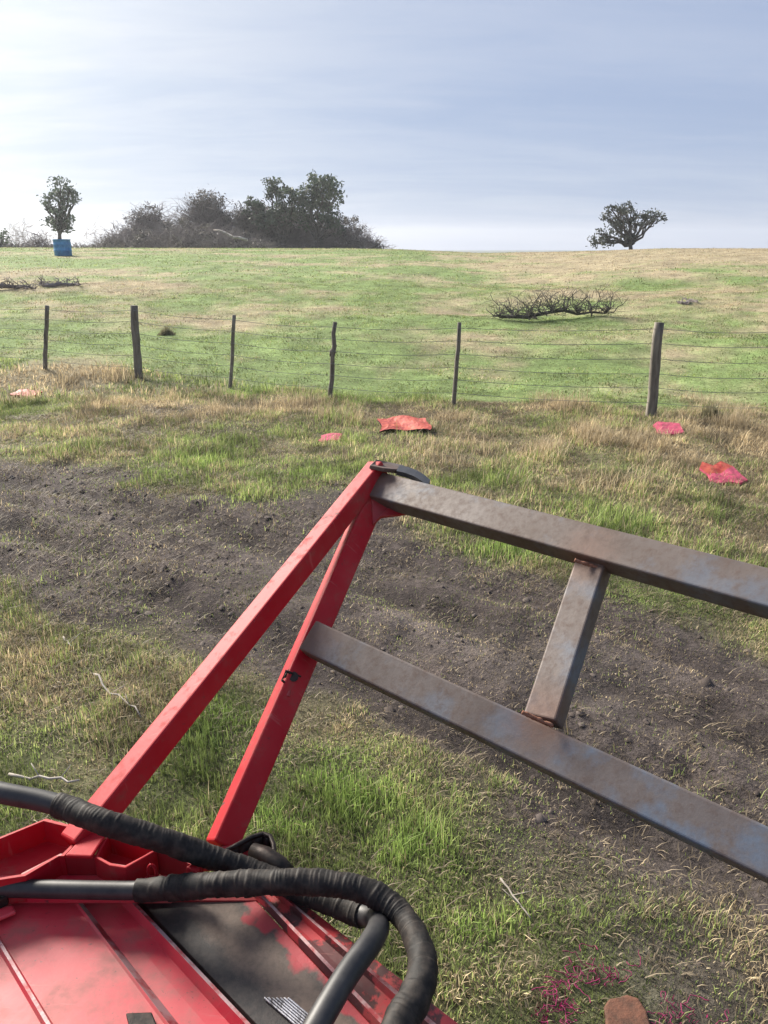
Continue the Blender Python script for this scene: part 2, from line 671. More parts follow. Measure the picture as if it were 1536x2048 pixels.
M_post = mat_simple('weathered_post_wood', (0.095, 0.082, 0.07), (0.24, 0.215, 0.18), 18, 0.9, 0, 0.6, 0.01, (1, 1, 0.12), 0.15)
M_wire = mat_simple('fence_wire_zinc', (0.16, 0.16, 0.15), (0.28, 0.27, 0.25), 20, 0.5, 0.7)
M_bark = mat_simple('grey_bark', (0.045, 0.038, 0.033), (0.11, 0.10, 0.09), 3, 0.9, 0, 0.3, 0.02)
M_twig = mat_simple('dead_twigs', (0.13, 0.105, 0.10), (0.27, 0.235, 0.225), 0.8, 0.9, 0, 0.1, 0.01)
M_pale = mat_simple('bleached_log', (0.24, 0.21, 0.18), (0.42, 0.38, 0.34), 3, 0.9)
M_leaf = mat_blade('eucalypt_leaves', 0.25)
M_blue = mat_simple('blue_plastic', (0.03, 0.15, 0.36), (0.07, 0.27, 0.55), 4, 0.45, 0, 0.1)

# channel panel: soot-black grease with brown dust and red showing through
def mat_channel():
    m, t, b = new_mat('greasy_black_panel')
    g = t.nodes.new('ShaderNodeTexCoord').outputs['UV']
    o = objco(t)
    sx = t.nodes.new('ShaderNodeSeparateXYZ')
    t.links.new(g, sx.inputs[0])
    u = sx.outputs[0]
    v = sx.outputs[1]
    n1 = noise(t, o, 7, 6, 0.6, 0.5)
    n2 = noise(t, mapping(t, o, (1, 1, 1)), 90, 5, 0.75)
    c = mixc(t, ramp(t, n2, [(0.35, 0.0), (0.7, 1.0)]), (0.020, 0.017, 0.017), (0.060, 0.045, 0.040))
    du = math_n(t, 'ADD', u, math_n(t, 'MULTIPLY', math_n(t, 'SUBTRACT', n1, 0.5), 0.35))
    c = mixc(t, math_n(t, 'MULTIPLY', ramp(t, du, [(0.42, 0.0), (0.56, 0.85), (0.78, 0.9), (0.88, 0.25)]), ramp(t, n2, [(0.3, 0.5), (0.6, 1.0)])), c, (0.17, 0.115, 0.085))
    redm = math_n(t, 'MULTIPLY', ramp(t, math_n(t, 'ADD', du, math_n(t, 'MULTIPLY', math_n(t, 'SUBTRACT', noise(t, o, 22, 3, 0.5), 0.5), 0.6)), [(0.86, 0.0), (0.93, 1.0)]), 0.8)
    c = mixc(t, redm, c, (0.46, 0.03, 0.045))
    t.links.new(c, b.inputs['Base Color'])
    b.inputs['Roughness'].default_value = 0.6
    bump(t, b, n2, 0.3, 0.003)
    return m


M_channel = mat_channel()
M_wornhighlight = mat_simple('worn_edge_highlight', (0.26, 0.03, 0.035), (0.34, 0.22, 0.22), 24, 0.45, 0.2, 0.3, 0.003, lo=0.40, hi=0.56)  # worn rib edges, with the pale seam highlights painted into the colour
M_alu = mat_simple('scuffed_bare_metal', (0.10, 0.09, 0.09), (0.62, 0.60, 0.62), 60, 0.38, 0.7, 0.4, 0.003, (1, 0.3, 1), lo=0.4, hi=0.55)
M_pink = mat_simple('pink_marker_paint', (0.24, 0.07, 0.07), (0.48, 0.07, 0.13), 16, 0.8, 0, 0.7, 0.02, lo=0.3, hi=0.5)
M_orange = mat_simple('orange_red_paint', (0.25, 0.02, 0.02), (0.48, 0.10, 0.06), 10, 0.6, 0, 0.6, 0.015)
M_brick = mat_simple('reddish_stone', (0.07, 0.038, 0.026), (0.15, 0.065, 0.04), 26, 0.85, 0, 0.6, 0.01)

# ------------------------------------------------------------------ ground sheet
_ta, _tb = ground_hit(60, 1010), ground_hit(1250, 1480)
_tl = math.hypot(_tb.x - _ta.x, _tb.y - _ta.y)
_tx, _ty = (_tb.x - _ta.x) / _tl, (_tb.y - _ta.y) / _tl


def rutn(x, y):
    """wheel-track noise drawn out along the bare strip"""
    u = x * _tx + y * _ty
    v = -x * _ty + y * _tx + 0.25 * np.sin(u * 0.8)
    return fbm(u * 0.35, v * 2.6, 1.0, 4, 151)


RUTS = [poly_world([(-500, 900), (0, 962), (250, 1003), (600, 1120), (1050, 1290), (1536, 1470), (2100, 1650)]),
        poly_world([(-500, 985), (0, 1052), (190, 1105), (300, 1172), (680, 1335), (1150, 1560), (1536, 1740), (2000, 1950)]),
        poly_world([(-500, 925), (0, 995), (260, 1050), (620, 1190), (1060, 1390), (1536, 1590), (2100, 1800)])]


def line_dist(x, y, pl):
    d = np.full(x.shape, 1e9)
    for i in range(len(pl) - 1):
        ax, ay = pl[i]
        ex, ey = pl[i + 1][0] - ax, pl[i + 1][1] - ay
        t = np.clip(((x - ax) * ex + (y - ay) * ey) / (ex * ex + ey * ey + 1e-9), 0, 1)
        d = np.minimum(d, np.hypot(x - ax - t * ex, y - ay - t * ey))
    return d


def ruts(x, y):
    """wheel ruts pressed along the bare strip: -1 in the groove, + on the squeezed-up shoulder"""
    o = np.zeros_like(x)
    w = (fbm(x, y, 0.8, 2, 161) - 0.5) * 0.25
    for i, (pl, wd) in enumerate(zip(RUTS, (0.17, 0.17, 0.10))):
        d = np.abs(line_dist(x, y, pl) + w)
        amp = (1.0, 1.0, 0.6)[i] * (0.6 + 0.8 * fbm(x, y, 0.5, 2, 170 + i))
        o = o - amp * np.exp(-(d / wd) ** 2) + 0.55 * amp * np.exp(-((d - wd * 1.9) / (wd * 0.6)) ** 2)
    return o


def relief(x, y, zz):
    cl = (fbm(x, y, 6, 3, 71) - 0.5) * 0.07 + (rutn(x, y) - 0.5) * 0.10 + ruts(x, y) * 0.042
    return cl * (zz['track'] + 0.3 * zz['worn']) * (zz['r'] < 25)


def build_ground():
    fine = np.arange(-48, 48.01, 0.4)
    coarse = np.arange(52, 308, 4.0)
    ang = np.radians(np.concatenate([fine, coarse]))
    rs = [0.0]
    r = 0.25
    while r < 900:
        rs.append(r)
        r *= 1.022 if r < 90 else 1.06
    rs = np.array(rs[1:])
    na, nr = len(ang), len(rs)
    A, RR = np.meshgrid(ang, rs)
    X = (np.sin(A) * RR).ravel()
    Y = (np.cos(A) * RR).ravel()
    Z = terrain(X, Y)
    zz = zones(X, Y)
    # wheel ruts and clods in the bare strip
    Z = Z + relief(X, Y, zz)
    d = dryness(X, Y, zz)
    green = np.array((0.165, 0.225, 0.078))
    straw = np.array((0.32, 0.265, 0.165))
    soil = np.array((0.070, 0.056, 0.051))
    base = green[None] * (1 - d[:, None]) + straw[None] * d[:, None]
    # near sward: the soil and thatch show between the real blades
    nearw = ((1 - sstep(10, 20, zz['r'])) * (1 - sstep(0.0, 1.0, beyond(X, Y))))[:, None]
    base = base * (1 + 0.12 * sstep(0.0, 1.0, beyond(X, Y)))[:, None]
    thatch = np.array((0.13, 0.12, 0.065))[None] * (1 - d[:, None] * 0.5) + np.array((0.22, 0.18, 0.12))[None] * d[:, None] * 0.6
    base = base * (1 - nearw * 0.8) + thatch * nearw * 0.8 * (1 - 0.45 * (1 - sstep(5, 10, zz['r']))[:, None])
    mot = fbm(X, Y, 2.2, 4, 81)[:, None]
    base = base * (0.55 + 0.9 * mot)
    tr = np.clip(zz['track'] + zz['worn'], 0, 1)[:, None]
    pale = (sstep(0.42, 0.68, 0.5 * fbm(X * 0.7 + Y * 0.3, Y, 1.3, 4, 87) + 0.5 * rutn(X, Y)))[:, None]
    soilc = soil[None] * (1 - pale * 0.6) + np.array((0.136, 0.114, 0.104))[None] * pale * 0.6
    ru = ruts(X, Y)[:, None]
    soilc = soilc * np.clip(1 + 0.40 * ru, 0.5, 1.5)
    colr = base * (1 - tr) + soilc * tr
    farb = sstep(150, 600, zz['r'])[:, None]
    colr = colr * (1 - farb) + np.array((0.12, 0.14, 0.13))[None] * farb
    V = np.stack([X, Y, Z], 1)
    V = np.vstack([[0, 0, float(terrain(0.0, 0.1))], V])
    colr = np.vstack([soil, colr])
    idx = 1 + np.arange(nr * na).reshape(nr, na)
    a = idx[:-1, :]
    b2 = np.roll(idx, -1, 1)[:-1, :]
    c = np.roll(idx, -1, 1)[1:, :]
    d2 = idx[1:, :]
    quads = np.stack([a, d2, c, b2], -1).reshape(-1, 4)
    tris = np.stack([np.zeros(na, int), idx[0], np.roll(idx[0], -1)], -1)
    loops = np.concatenate([quads.ravel(), tris.ravel()])
    ls = np.concatenate([np.arange(len(quads)) * 4, len(quads) * 4 + np.arange(na) * 3])
    lt = np.concatenate([np.full(len(quads), 4), np.full(na, 3)])
    o = np_mesh('ground', V, loops, ls, lt, M_ground, colr, True)
    tag(o, kind='structure')
    return o


build_ground()


# ------------------------------------------------------------------ grass
def sample_wedge(n, r0, r1, half_deg=36):
    r = np.sqrt(RNG.uniform(r0 * r0, r1 * r1, n))
    a = np.radians(RNG.uniform(-half_deg, half_deg, n))
    return np.sin(a) * r, np.cos(a) * r


def zground(x, y, zz):
    return terrain(x, y) + relief(x, y, zz)


def blades(name, x, y, z, h, w, lean, az, col, mat):
    """bent two-segment blades"""
    n = len(x)
    dx, dy = np.cos(az), np.sin(az)
    sx, sy = -dy * w / 2, dx * w / 2
    bx, by = dx * lean * h, dy * lean * h
    up = h * np.sqrt(np.maximum(0.02, 1 - np.minimum(lean, 0.98) ** 2))
    v0 = np.stack([x - sx, y - sy, z - 0.005], 1)
    v1 = np.stack([x + sx, y + sy, z - 0.005], 1)
    mx, my, mz = x + bx * 0.35, y + by * 0.35, z + up * 0.6
    v2 = np.stack([mx + sx * 0.8, my + sy * 0.8, mz], 1)
    v3 = np.stack([mx - sx * 0.8, my - sy * 0.8, mz], 1)
    v4 = np.stack([x + bx, y + by, z + up], 1)
    V = np.stack([v0, v1, v2, v3, v4], 1).reshape(-1, 3)
    b = np.arange(n)[:, None] * 5
    loops = np.concatenate([b + 0, b + 1, b + 2, b + 3, b + 3, b + 2, b + 4], 1).ravel()
    ls = (np.arange(n)[:, None] * 7 + np.array([0, 4])[None]).ravel()
    lt = np.tile([4, 3], n)
    C = np.repeat(col, 5, 0)
    return np_mesh(name, V, loops, ls, lt, mat, C)


PAINT = [ground_hit(1120, 2010), ground_hit(1215, 1950), ground_hit(1345, 2030), ground_hit(1085, 2040), ground_hit(1380, 2040)]


def grass_layer(name, n, r0, r1, hmul, wmul, label, half=36, dry=None):
    x, y = sample_wedge(n, r0, r1, half)
    zz = zones(x, y)
    d = dryness(x, y, zz)
    cover = 1 - np.clip(zz['track'] * 0.80 + zz['worn'] * 0.55, 0, 0.97)
    patch = sstep(0.30, 0.52, fbm(x, y, 3.2, 3, 91) + 0.25 * zz['lush'])
    keep = RNG.random(n) < cover * (0.45 + 0.55 * patch)
    x, y, d = x[keep], y[keep], d[keep]
    zz = {k: v[keep] for k, v in zz.items()}
    n = len(x)
    z = zground(x, y, zz)
    isdry = RNG.random(n) < np.clip(d * 0.95 + 0.06, 0, 1)
    t = RNG.random(n)[:, None]
    g = np.array((0.12, 0.175, 0.045))[None] * (1 - t) + np.array((0.32, 0.36, 0.13))[None] * t
    lush = zz['lush'][:, None]
    g = g * (1 - 0.5 * lush) + np.array((0.19, 0.31, 0.06))[None] * 0.5 * lush * (0.7 + 0.6 * t)
    t2 = RNG.random(n)[:, None]
    s = np.array((0.27, 0.205, 0.115))[None] * (1 - t2) + np.array((0.56, 0.46, 0.29))[None] * t2
    col = np.where(isdry[:, None], s, g) * RNG.uniform(0.7, 1.2, n)[:, None]
    # spray-marker paint on the blades beside the stone
    if r0 < 3:
        pm = np.zeros(n)
        for i, p in enumerate(PAINT):
            pm = np.maximum(pm, np.exp(-(((x - p.x) ** 2 + (y - p.y) ** 2) / (0.038 ** 2))))
        pk = RNG.random(n) < pm * 0.8
        col[pk] = np.array((0.36, 0.02, 0.13))[None] * RNG.uniform(0.6, 1.2, pk.sum())[:, None]
    lowgrow = 1 - 0.55 * np.clip(zz['worn'] + zz['track'], 0, 1)
    h = hmul * RNG.gamma(4, 0.25, n) * (0.75 + 0.35 * zz['lush'] + 0.8 * zz['tall'] * np.where(isdry, 1.0, 0.35)) * lowgrow
    b = beyond(x, y)
    tuft = fbm(x, y, 1.7, 3, 131) * 0.6 + fbm(x, y, 6.0, 2, 137) * 0.4
    h = h * (0.45 + 1.2 * sstep(0.35, 0.7, tuft))
    col = col * (0.50 + 0.95 * sstep(0.28, 0.68, fbm(x, y, 2.6, 3, 141) * 0.6 + fbm(x, y, 9.0, 2, 147) * 0.4))[:, None]
    h = np.where(b > 0.4, h * 0.42, h)
    col = col * np.where(b > 0.4, 1.0, 1.14)[:, None]
    w = wmul * RNG.uniform(0.6, 1.3, n)
    inf = b > 0.4
    lean = np.where(isdry, RNG.uniform(0.2, 1.0, n) ** 0.7, RNG.uniform(0.05, 0.8, n))
    lean = np.where(isdry & (RNG.random(n) < 0.5 * zz['tall']), RNG.uniform(0.2, 0.8, n), lean)
    lean = np.where(inf, np.clip(lean + 0.25, 0, 0.95), lean)
    az = RNG.uniform(0, 2 * math.pi, n)
    o = blades(name, x, y, z, h, w, np.clip(lean, 0, 0.97), az, col, M_blade)
    tag(o, label, 'grass', kind='stuff')


grass_layer('short_grass', 230000, 1.3, 5.2, 0.040, 0.0034, 'short patchy green grass and straw close to the red implement', 38)
grass_layer('verge_grass', 330000, 5.2, 12.5, 0.060, 0.0060, 'mixed dry and green grass between the dirt track and the wire fence')
grass_layer('field_grass', 260000, 12.5, 30, 0.075, 0.014, 'cropped green pasture just beyond the wire fence', 33)
grass_layer('pasture_grass', 150000, 30, 70, 0.10, 0.034, 'pasture on the rise up to the crest', 33)


# dry tussocks standing up by the fence (countable only as mass)
def tall_stalks():
    xs, ys = [], []
    for (px, py, rx, ry, w) in TALL[:-3]:
        k = int(420 * w)
        c = ground_hit(px, py)
        e = ground_hit(px + rx, py)
        u, l = ground_hit(px, py - ry), ground_hit(px, py + ry)
        # sub-clumps
        for _ in range(max(2, int(7 * w))):
            ccx = c.x + random.gauss(0, 0.45) * abs(e.x - c.x)
            ccy = (u.y + l.y) / 2 + random.gauss(0, 0.45) * abs(u.y - l.y) / 2
            kk = k // 6
            xs.append(RNG.normal(ccx, 0.09, kk))
            ys.append(RNG.normal(ccy, 0.09, kk))
    x, y = np.concatenate(xs), np.concatenate(ys)
    n = len(x)
    zz = zones(x, y)
    z = zground(x, y, zz)
    t = RNG.random(n)[:, None]
    col = np.array((0.36, 0.28, 0.165))[None] * (1 - t) + np.array((0.58, 0.48, 0.32))[None] * t
    o = blades('dry_stalks', x, y, z, RNG.uniform(0.08, 0.27, n), RNG.uniform(0.003, 0.007, n), RNG.uniform(0.15, 0.9, n), RNG.uniform(0, 6.28, n), col, M_blade)
    tag(o, 'standing straw-coloured dry stalks in clumps along the fence', 'dry grass', kind='stuff')


tall_stalks()


# straw litter lying flat and clods of soil
def litter():
    n = 330000
    x, y = sample_wedge(n, 1.3, 11.5, 38)
    zz = zones(x, y)
    keep = RNG.random(n) < (0.55 - 0.28 * zz['track']) * (0.3 + sstep(0.4, 0.6, fbm(x, y, 2.5, 3, 95)))
    x, y = x[keep], y[keep]
    zz = {k: v[keep] for k, v in zz.items()}
    n = len(x)
    z = zground(x, y, zz) + 0.008
    t = RNG.random(n)[:, None]
    col = np.array((0.11, 0.083, 0.055))[None] * (1 - t ** 1.8) + np.array((0.42, 0.34, 0.23))[None] * t ** 1.8
    h = RNG.gamma(3, 0.011, n) * (1 + zz['r'] * 0.05)
    o = blades('straw_litter', x, y, z, h, RNG.uniform(0.002, 0.0045, n) * (1 + zz['r'] * 0.08), np.full(n, 0.96), RNG.uniform(0, 6.28, n), col, M_blade)
    tag(o, 'flattened straw and dead stems scattered over the bare soil', 'straw', kind='stuff')
    # clods
    n = 30000
    x, y = sample_wedge(n, 1.4, 11.5, 38)
    zz = zones(x, y)
    keep = RNG.random(n) < np.clip(zz['track'] + 0.5 * zz['worn'], 0, 1) * (0.25 + 0.75 * sstep(0.4, 0.6, fbm(x, y, 1.8, 3, 99)))
    x, y = x[keep], y[keep]
    zz = {k: v[keep] for k, v in zz.items()}
    n = len(x)
    z = zground(x, y, zz)
    s = RNG.gamma(2.0, 0.0042, n) * (0.8 + zz['r'] * 0.06)
    base = np.array([(1, 0, 0), (0.3, 0.95, 0.05), (-0.8, 0.6, 0), (-0.8, -0.6, 0.05), (0.3, -0.95, 0), (0.15, 0.1, 0.75)])
    jit = RNG.uniform(0.6, 1.35, (n, 6, 1))
    V = base[None] * jit * s[:, None, None]
    V = V + np.stack([x, y, z - 0.15 * s], 1)[:, None]
    V = V.reshape(-1, 3)
    b = np.arange(n)[:, None] * 6
    loops = np.concatenate([np.concatenate([b + i, b + (i + 1) % 5, b + 5], 1) for i in range(5)], 1).ravel()
    nf = n * 5
    t = RNG.random(n)[:, None]
    col = np.array((0.055, 0.042, 0.036))[None] * (1 - t) + np.array((0.135, 0.11, 0.095))[None] * t
    o = np_mesh('soil_clods', V, loops, np.arange(nf) * 3, np.full(nf, 3), M_lump, np.repeat(col, 6, 0))
    tag(o, 'trampled clods of dark soil in the bare strip', 'soil', kind='stuff')


litter()


# ------------------------------------------------------------------ fence
def rough_post(mb, base, top, rad, n=10, square=False):
    pts, rr = [], []
    k = 9
    for i in range(k):
        t = i / (k - 1)
        p = Vector(base).lerp(Vector(top), t)
        p += Vector((random.gauss(0, 0.006), random.gauss(0, 0.006), 0))
        pts.append(p)
        rr.append(rad * (1.05 - 0.12 * t) * random.uniform(0.94, 1.06))
    mod = (lambda L, a, r_: r_ * 0.12 * abs(math.cos(2 * a)) ** 3 + r_ * 0.05 * math.sin(5 * a)) if square else (lambda L, a, r_: r_ * 0.10 * math.sin(3 * a + L * 3))
    mb.tube(pts, rr, n, True, 0, mod)


fence = empty('wire_fence', FENCE[3], 'post and wire fence running across the paddock behind the dirt track', 'fence')
# (base px, top px, radius, label)
POSTS = [((-330, 700), (-322, 585), 0.05, None), ((-95, 716), (-88, 602), 0.035, None),
         ((85, 737), (94, 611), 0.036, 'thin leaning grey post at the left edge'),
         ((278, 756), (267, 611), 0.066, 'thick grey timber post leaning left'),
         ((457, 777), (468, 630), 0.030, 'thin post with a narrow top'),
         ((659, 797), (669, 644), 0.034, 'thin crooked post with a knot halfway up'),
         ((906, 810), (919, 645), 0.030, 'thin straight post right of the frame tip'),
         ((1302, 833), (1318, 645), 0.062, 'thick square timber post at the right'),
         ((1560, 843), (1572, 650), 0.04, None), ((1850, 853), (1858, 650), 0.04, None)]
post_lines = []
for i, (bp, tp, rad, lab) in enumerate(POSTS):
    b_ = ground_hit(*bp)
    # top on the ray of tp in the fence plane (same forward depth)
    r_ = ray(*tp)
    top_ = Vector((0, 0, CAM_H)) + r_ * (b_.y / r_.y)
    mb = MB()
    rough_post(mb, b_ - Vector((0, 0, 0.25)), top_, rad, 12, rad > 0.055)
    if i == 5:  # crooked kink with a knot
        m_ = b_.lerp(top_, 0.62)
        mb.tube([m_ - Vector((0.03, 0, 0.07)), m_ + Vector((0.005, 0, 0)), m_ + Vector((0.02, 0, 0.06))], [0.02, 0.052, 0.02], 8)
    o = mb.build('post', M_post, fence, smooth=True)
    if lab:
        o['label'] = lab
    post_lines.append((b_, top_))
for k, t in enumerate((0.16, 0.32, 0.47, 0.63, 0.79, 0.94)):
    mb = MB()
    pts = []
    for i in range(len(post_lines) - 1):
        a = post_lines[i][0].lerp(post_lines[i][1], t) + Vector((0, -0.05, 0))
        b = post_lines[i + 1][0].lerp(post_lines[i + 1][1], t) + Vector((0, -0.05, 0))
        for q in range(6):
            f_ = q / 6
            p = a.lerp(b, f_)
            p.z -= 0.035 * math.sin(math.pi * f_)
            pts.append(p)
    pts.append(post_lines[-1][0].lerp(post_lines[-1][1], t))
    mb.tube(pts, 0.0034, 5)
    mb.build('wire', M_wire, fence)


# ------------------------------------------------------------------ trees and brush
def leaf_cloud(blobs, size, per, cdark, clight, gaps=0.35):
    """blobs: (centre Vector, rx, ry, rz). Returns verts, loops.. of small leaf quads gathered in sprays"""
    P, C = [], []
    for (c, rx, ry, rz) in blobs:
        k = max(8, int(per * (rx * rz) ))
        nsp = max(4, k // 26)
        d = RNG.normal(0, 1, (nsp, 3))
        d /= np.linalg.norm(d, axis=1)[:, None]
        rad = RNG.uniform(0.25, 1.0, nsp) ** 0.6
        sc = np.array(c)[None] + d * rad[:, None] * np.array((rx, ry, rz))[None]
        spr = np.repeat(sc, 26, 0)
        sz = min(rx, rz) * 0.26 + 0.05
        pts = spr + RNG.normal(0, sz, spr.shape) * np.array((1, 1, 0.7))[None]
        tone = np.repeat(RNG.random(nsp), 26)[:, None]
        col = np.array(cdark)[None] * 1.5 * (1 - tone) + np.array(clight)[None] * 1.5 * tone
        P.append(pts)
        C.append(col)
    P = np.concatenate(P)
    C = np.concatenate(C)
    n = len(P)
    a = RNG.normal(0, 1, (n, 3))
    a /= np.linalg.norm(a, axis=1)[:, None]
    b = np.cross(a, RNG.normal(0, 1, (n, 3)))
    b /= np.linalg.norm(b, axis=1)[:, None]
    s = size * RNG.uniform(0.6, 1.4, n)[:, None]
    V = np.stack([P - a * s - b * s * 0.5, P + a * s - b * s * 0.3, P + a * s * 0.8 + b * s * 0.5, P - a * s + b * s * 0.4], 1).reshape(-1, 3)
    loops = np.arange(n * 4)
    return V, loops, np.arange(n) * 4, np.full(n, 4), np.repeat(C * RNG.uniform(0.75, 1.25, n)[:, None], 4, 0)


def wob(a, b, k, amp):
    a, b = Vector(a), Vector(b)
    L = (b - a).length
    pts = []
    for i in range(k + 1):
        t = i / k
        p = a.lerp(b, t)
        if 0 < i < k:
            p += Vector((random.gauss(0, amp), random.gauss(0, amp), random.gauss(0, amp))) * L
        pts.append(p)
    return pts


def tree(name, base_px, rng, blobs_px, label, r0=0.2, leaf=0.13, per=160, fork=0.3, dark=(0.028, 0.042, 0.024), light=(0.075, 0.10, 0.06), lean=0.0, base_y=494, cat='tree', group=None):
    g = at_range(base_px, rng)
    mpp = rng / F * 1.0       # metres per photograph pixel at that range (approx.)
    root = empty(name, g, label, cat, group)
    gy = base_y

    def W_(px, py, dy=0.0):
        r_ = ray(px, py)
        t_ = (g.y + dy) / r_.y
        p = Vector((0, 0, CAM_H)) + r_ * t_
        return p
    basep = Vector((g.x, g.y, g.z - 0.4))
    bl = []
    tb = MB()
    cz = [W_(b[0], b[1], 0) for b in blobs_px]
    topz = max(c.z for c in cz)
    fk = basep.lerp(Vector((sum(c.x for c in cz) / len(cz) * 0.5 + g.x * 0.5, g.y, topz)), fork)
    tb.tube(wob(basep, fk, 4, 0.02), [r0 * 1.35, r0 * 1.1, r0, r0 * 0.95, r0 * 0.85], 9)
    for i, b in enumerate(blobs_px):
        dyo = random.uniform(-1, 1) * b[2] * mpp * 0.9
        c = W_(b[0], b[1], dyo)
        bl.append((c, b[2] * mpp, b[2] * mpp, b[3] * mpp))
        limb = wob(fk, c, 6, 0.035)
        tb.tube(limb, [r0 * 0.6 * (1 - j / 7.5) + 0.02 for j in range(7)], 6)
        for _ in range(6):
            d = Vector((random.gauss(0, 1), random.gauss(0, 1), random.gauss(0.2, 0.8))).normalized()
            e = c + Vector((d.x * b[2] * mpp, d.y * b[2] * mpp, d.z * b[3] * mpp)) * random.uniform(0.7, 1.15)
            s_ = limb[random.choice((3, 4, 5, 6))]
            tb.tube(wob(s_, e, 4, 0.05), [0.05, 0.04, 0.03, 0.02, 0.012], 4)
    tb.build('trunk', M_bark, root, smooth=True)
    V, lp, ls, lt, C = leaf_cloud(bl, leaf, per, dark, light)
    np_mesh('crown', V, lp, ls, lt, M_leaf, C, parent=root)
    return root


# lone tree behind the blue drum
tree('gum_tree', 122, 72, [(122, 372, 20, 14), (100, 395, 16, 12), (128, 398, 22, 16), (148, 402, 10, 10), (92, 412, 11, 9), (118, 424, 18, 15), (112, 446, 22, 13),
                           (128, 458, 18, 11), (120, 436, 22, 12), (140, 382, 10, 10)],
     'slim upright green tree standing behind the blue drum', r0=0.17, leaf=0.10, per=420, fork=0.3,
     dark=(0.035, 0.048, 0.035), light=(0.09, 0.115, 0.08))
# two taller trees rising out of the brush heaps
tree('gum_tree', 632, 75, [(645, 368, 34, 17), (668, 380, 20, 14), (622, 380, 18, 14), (650, 402, 34, 15), (640, 425, 30, 15), (662, 440, 24, 14), (620, 412, 20, 16), (680, 460, 18, 12), (612, 445, 20, 14)],
     'tallest green tree, rounded crown, right end of the brush clump', r0=0.24, leaf=0.13, per=430, fork=0.22,
     dark=(0.028, 0.042, 0.028), light=(0.075, 0.10, 0.062))
tree('gum_tree', 570, 76, [(546, 370, 19, 12), (562, 384, 20, 12), (590, 392, 28, 14), (570, 410, 26, 15), (535, 385, 10, 10), (600, 420, 22, 18), (555, 435, 24, 15), (515, 412, 16, 10), (498, 402, 12, 8), (525, 440, 22, 16), (508, 425, 18, 12)],
     'green tree with a ragged open crown, left of the tallest tree', r0=0.22, leaf=0.13, per=430, fork=0.25,
     dark=(0.028, 0.040, 0.028), light=(0.07, 0.09, 0.06))
# windswept tree on the right
tree('windswept_tree', 1262, 66, [(1235, 424, 18, 8), (1272, 446, 16, 9), (1300, 442, 15, 7), (1262, 424, 14, 7), (1222, 418, 13, 7), (1250, 416, 17, 9), (1213, 436, 11, 9), (1240, 432, 15, 12), (1248, 452, 16, 15), (1228, 455, 18, 10), (1205, 468, 17, 9), (1195, 484, 17, 10), (1222, 475, 22, 10), (1240, 480, 17, 9),
                                  (1276, 432, 16, 10), (1298, 432, 21, 9), (1316, 434, 15, 11), (1286, 446, 12, 7), (1262, 470, 11, 9), (1212, 480, 15, 10)],
     'lone windswept open tree on the crest at the right', r0=0.16, leaf=0.085, per=420, fork=0.22,
     dark=(0.030, 0.036, 0.030), light=(0.07, 0.08, 0.065))


def brush(name, cpx, half, top, base_y, rng, n, label, mat=None, r0=0.028, group=None, cat='brush heap', spread=1.0, spikes=0.18):
    """a heap / shrub of bare branches: profile is a dome cpx +- half wide reaching up to row top"""
    g = at_range(cpx, rng)
    mpp = rng / F
    H = max(0.4, (CAM_H + (500.4 - top) * mpp) - g.z)
    Wd = half * mpp
    root = empty(name, g, label, cat, group)
    mb = MB()
    for i in range(int(n * 1.0)):
        t = random.gauss(0, 0.48)
        t = max(-1, min(1, t))
        x = t * Wd
        hh = H * (1 - abs(t) ** 2.2) * random.uniform(0.6, 1.0)
        dep = random.gauss(0, 0.35) * Wd * 0.6
        a = Vector((g.x + x, g.y + dep, g.z - 0.1 + random.random() ** 1.3 * hh * 0.85))
        if random.random() < spikes:
            hh *= random.uniform(1.0, 1.25)
        d = Vector((random.gauss(0, 0.8) * spread + t * 0.5, random.gauss(0, 0.8), random.uniform(0.1, 1.0))).normalized()
        L = random.uniform(0.35, 1.0) * H * 0.6
        b = a + d * L
        b.z = min(b.z, g.z + hh * 1.02 + 0.1)
        rr = r0 * random.uniform(0.5, 1.4)
        pts = wob(a, b, 3, 0.09)
        mb.tube(pts, [rr, rr * 0.8, rr * 0.55, rr * 0.3], 3)
        for _ in range(2):
            s_ = pts[random.choice((1, 2))]
            e = s_ + Vector((random.gauss(0, 1), random.gauss(0, 1), random.gauss(0.3, 0.8))).normalized() * L * random.uniform(0.25, 0.5)
            e.z = min(e.z, g.z + hh * 1.08 + 0.1)
            mb.tube([s_, s_.lerp(e, 0.5) + Vector((0, 0, random.gauss(0, 0.03))), e], [rr * 0.5, rr * 0.35, rr * 0.2], 3, False)
    mb.build('branches', mat or M_twig, root)
    if n >= 600:
        bl = []
        for _ in range(int(n / 60)):
            t = random.uniform(-0.92, 0.92)
            hh = H * (1 - abs(t) ** 2.2)
            rz = random.uniform(0.10, 0.22) * H + 0.1
            bl.append((Vector((g.x + t * Wd, g.y + random.gauss(0, 0.25) * Wd, g.z + max(0.1, random.random() ** 0.8 * hh * 0.97 - rz * 0.4))), rz * 1.5, rz * 1.3, rz))
        V, lp, ls, lt, C = leaf_cloud(bl, 0.085, 240, (0.040, 0.034, 0.034), (0.085, 0.078, 0.070))
        np_mesh('dead_leaves', V, lp, ls, lt, M_leaf, C, parent=root)
    return root


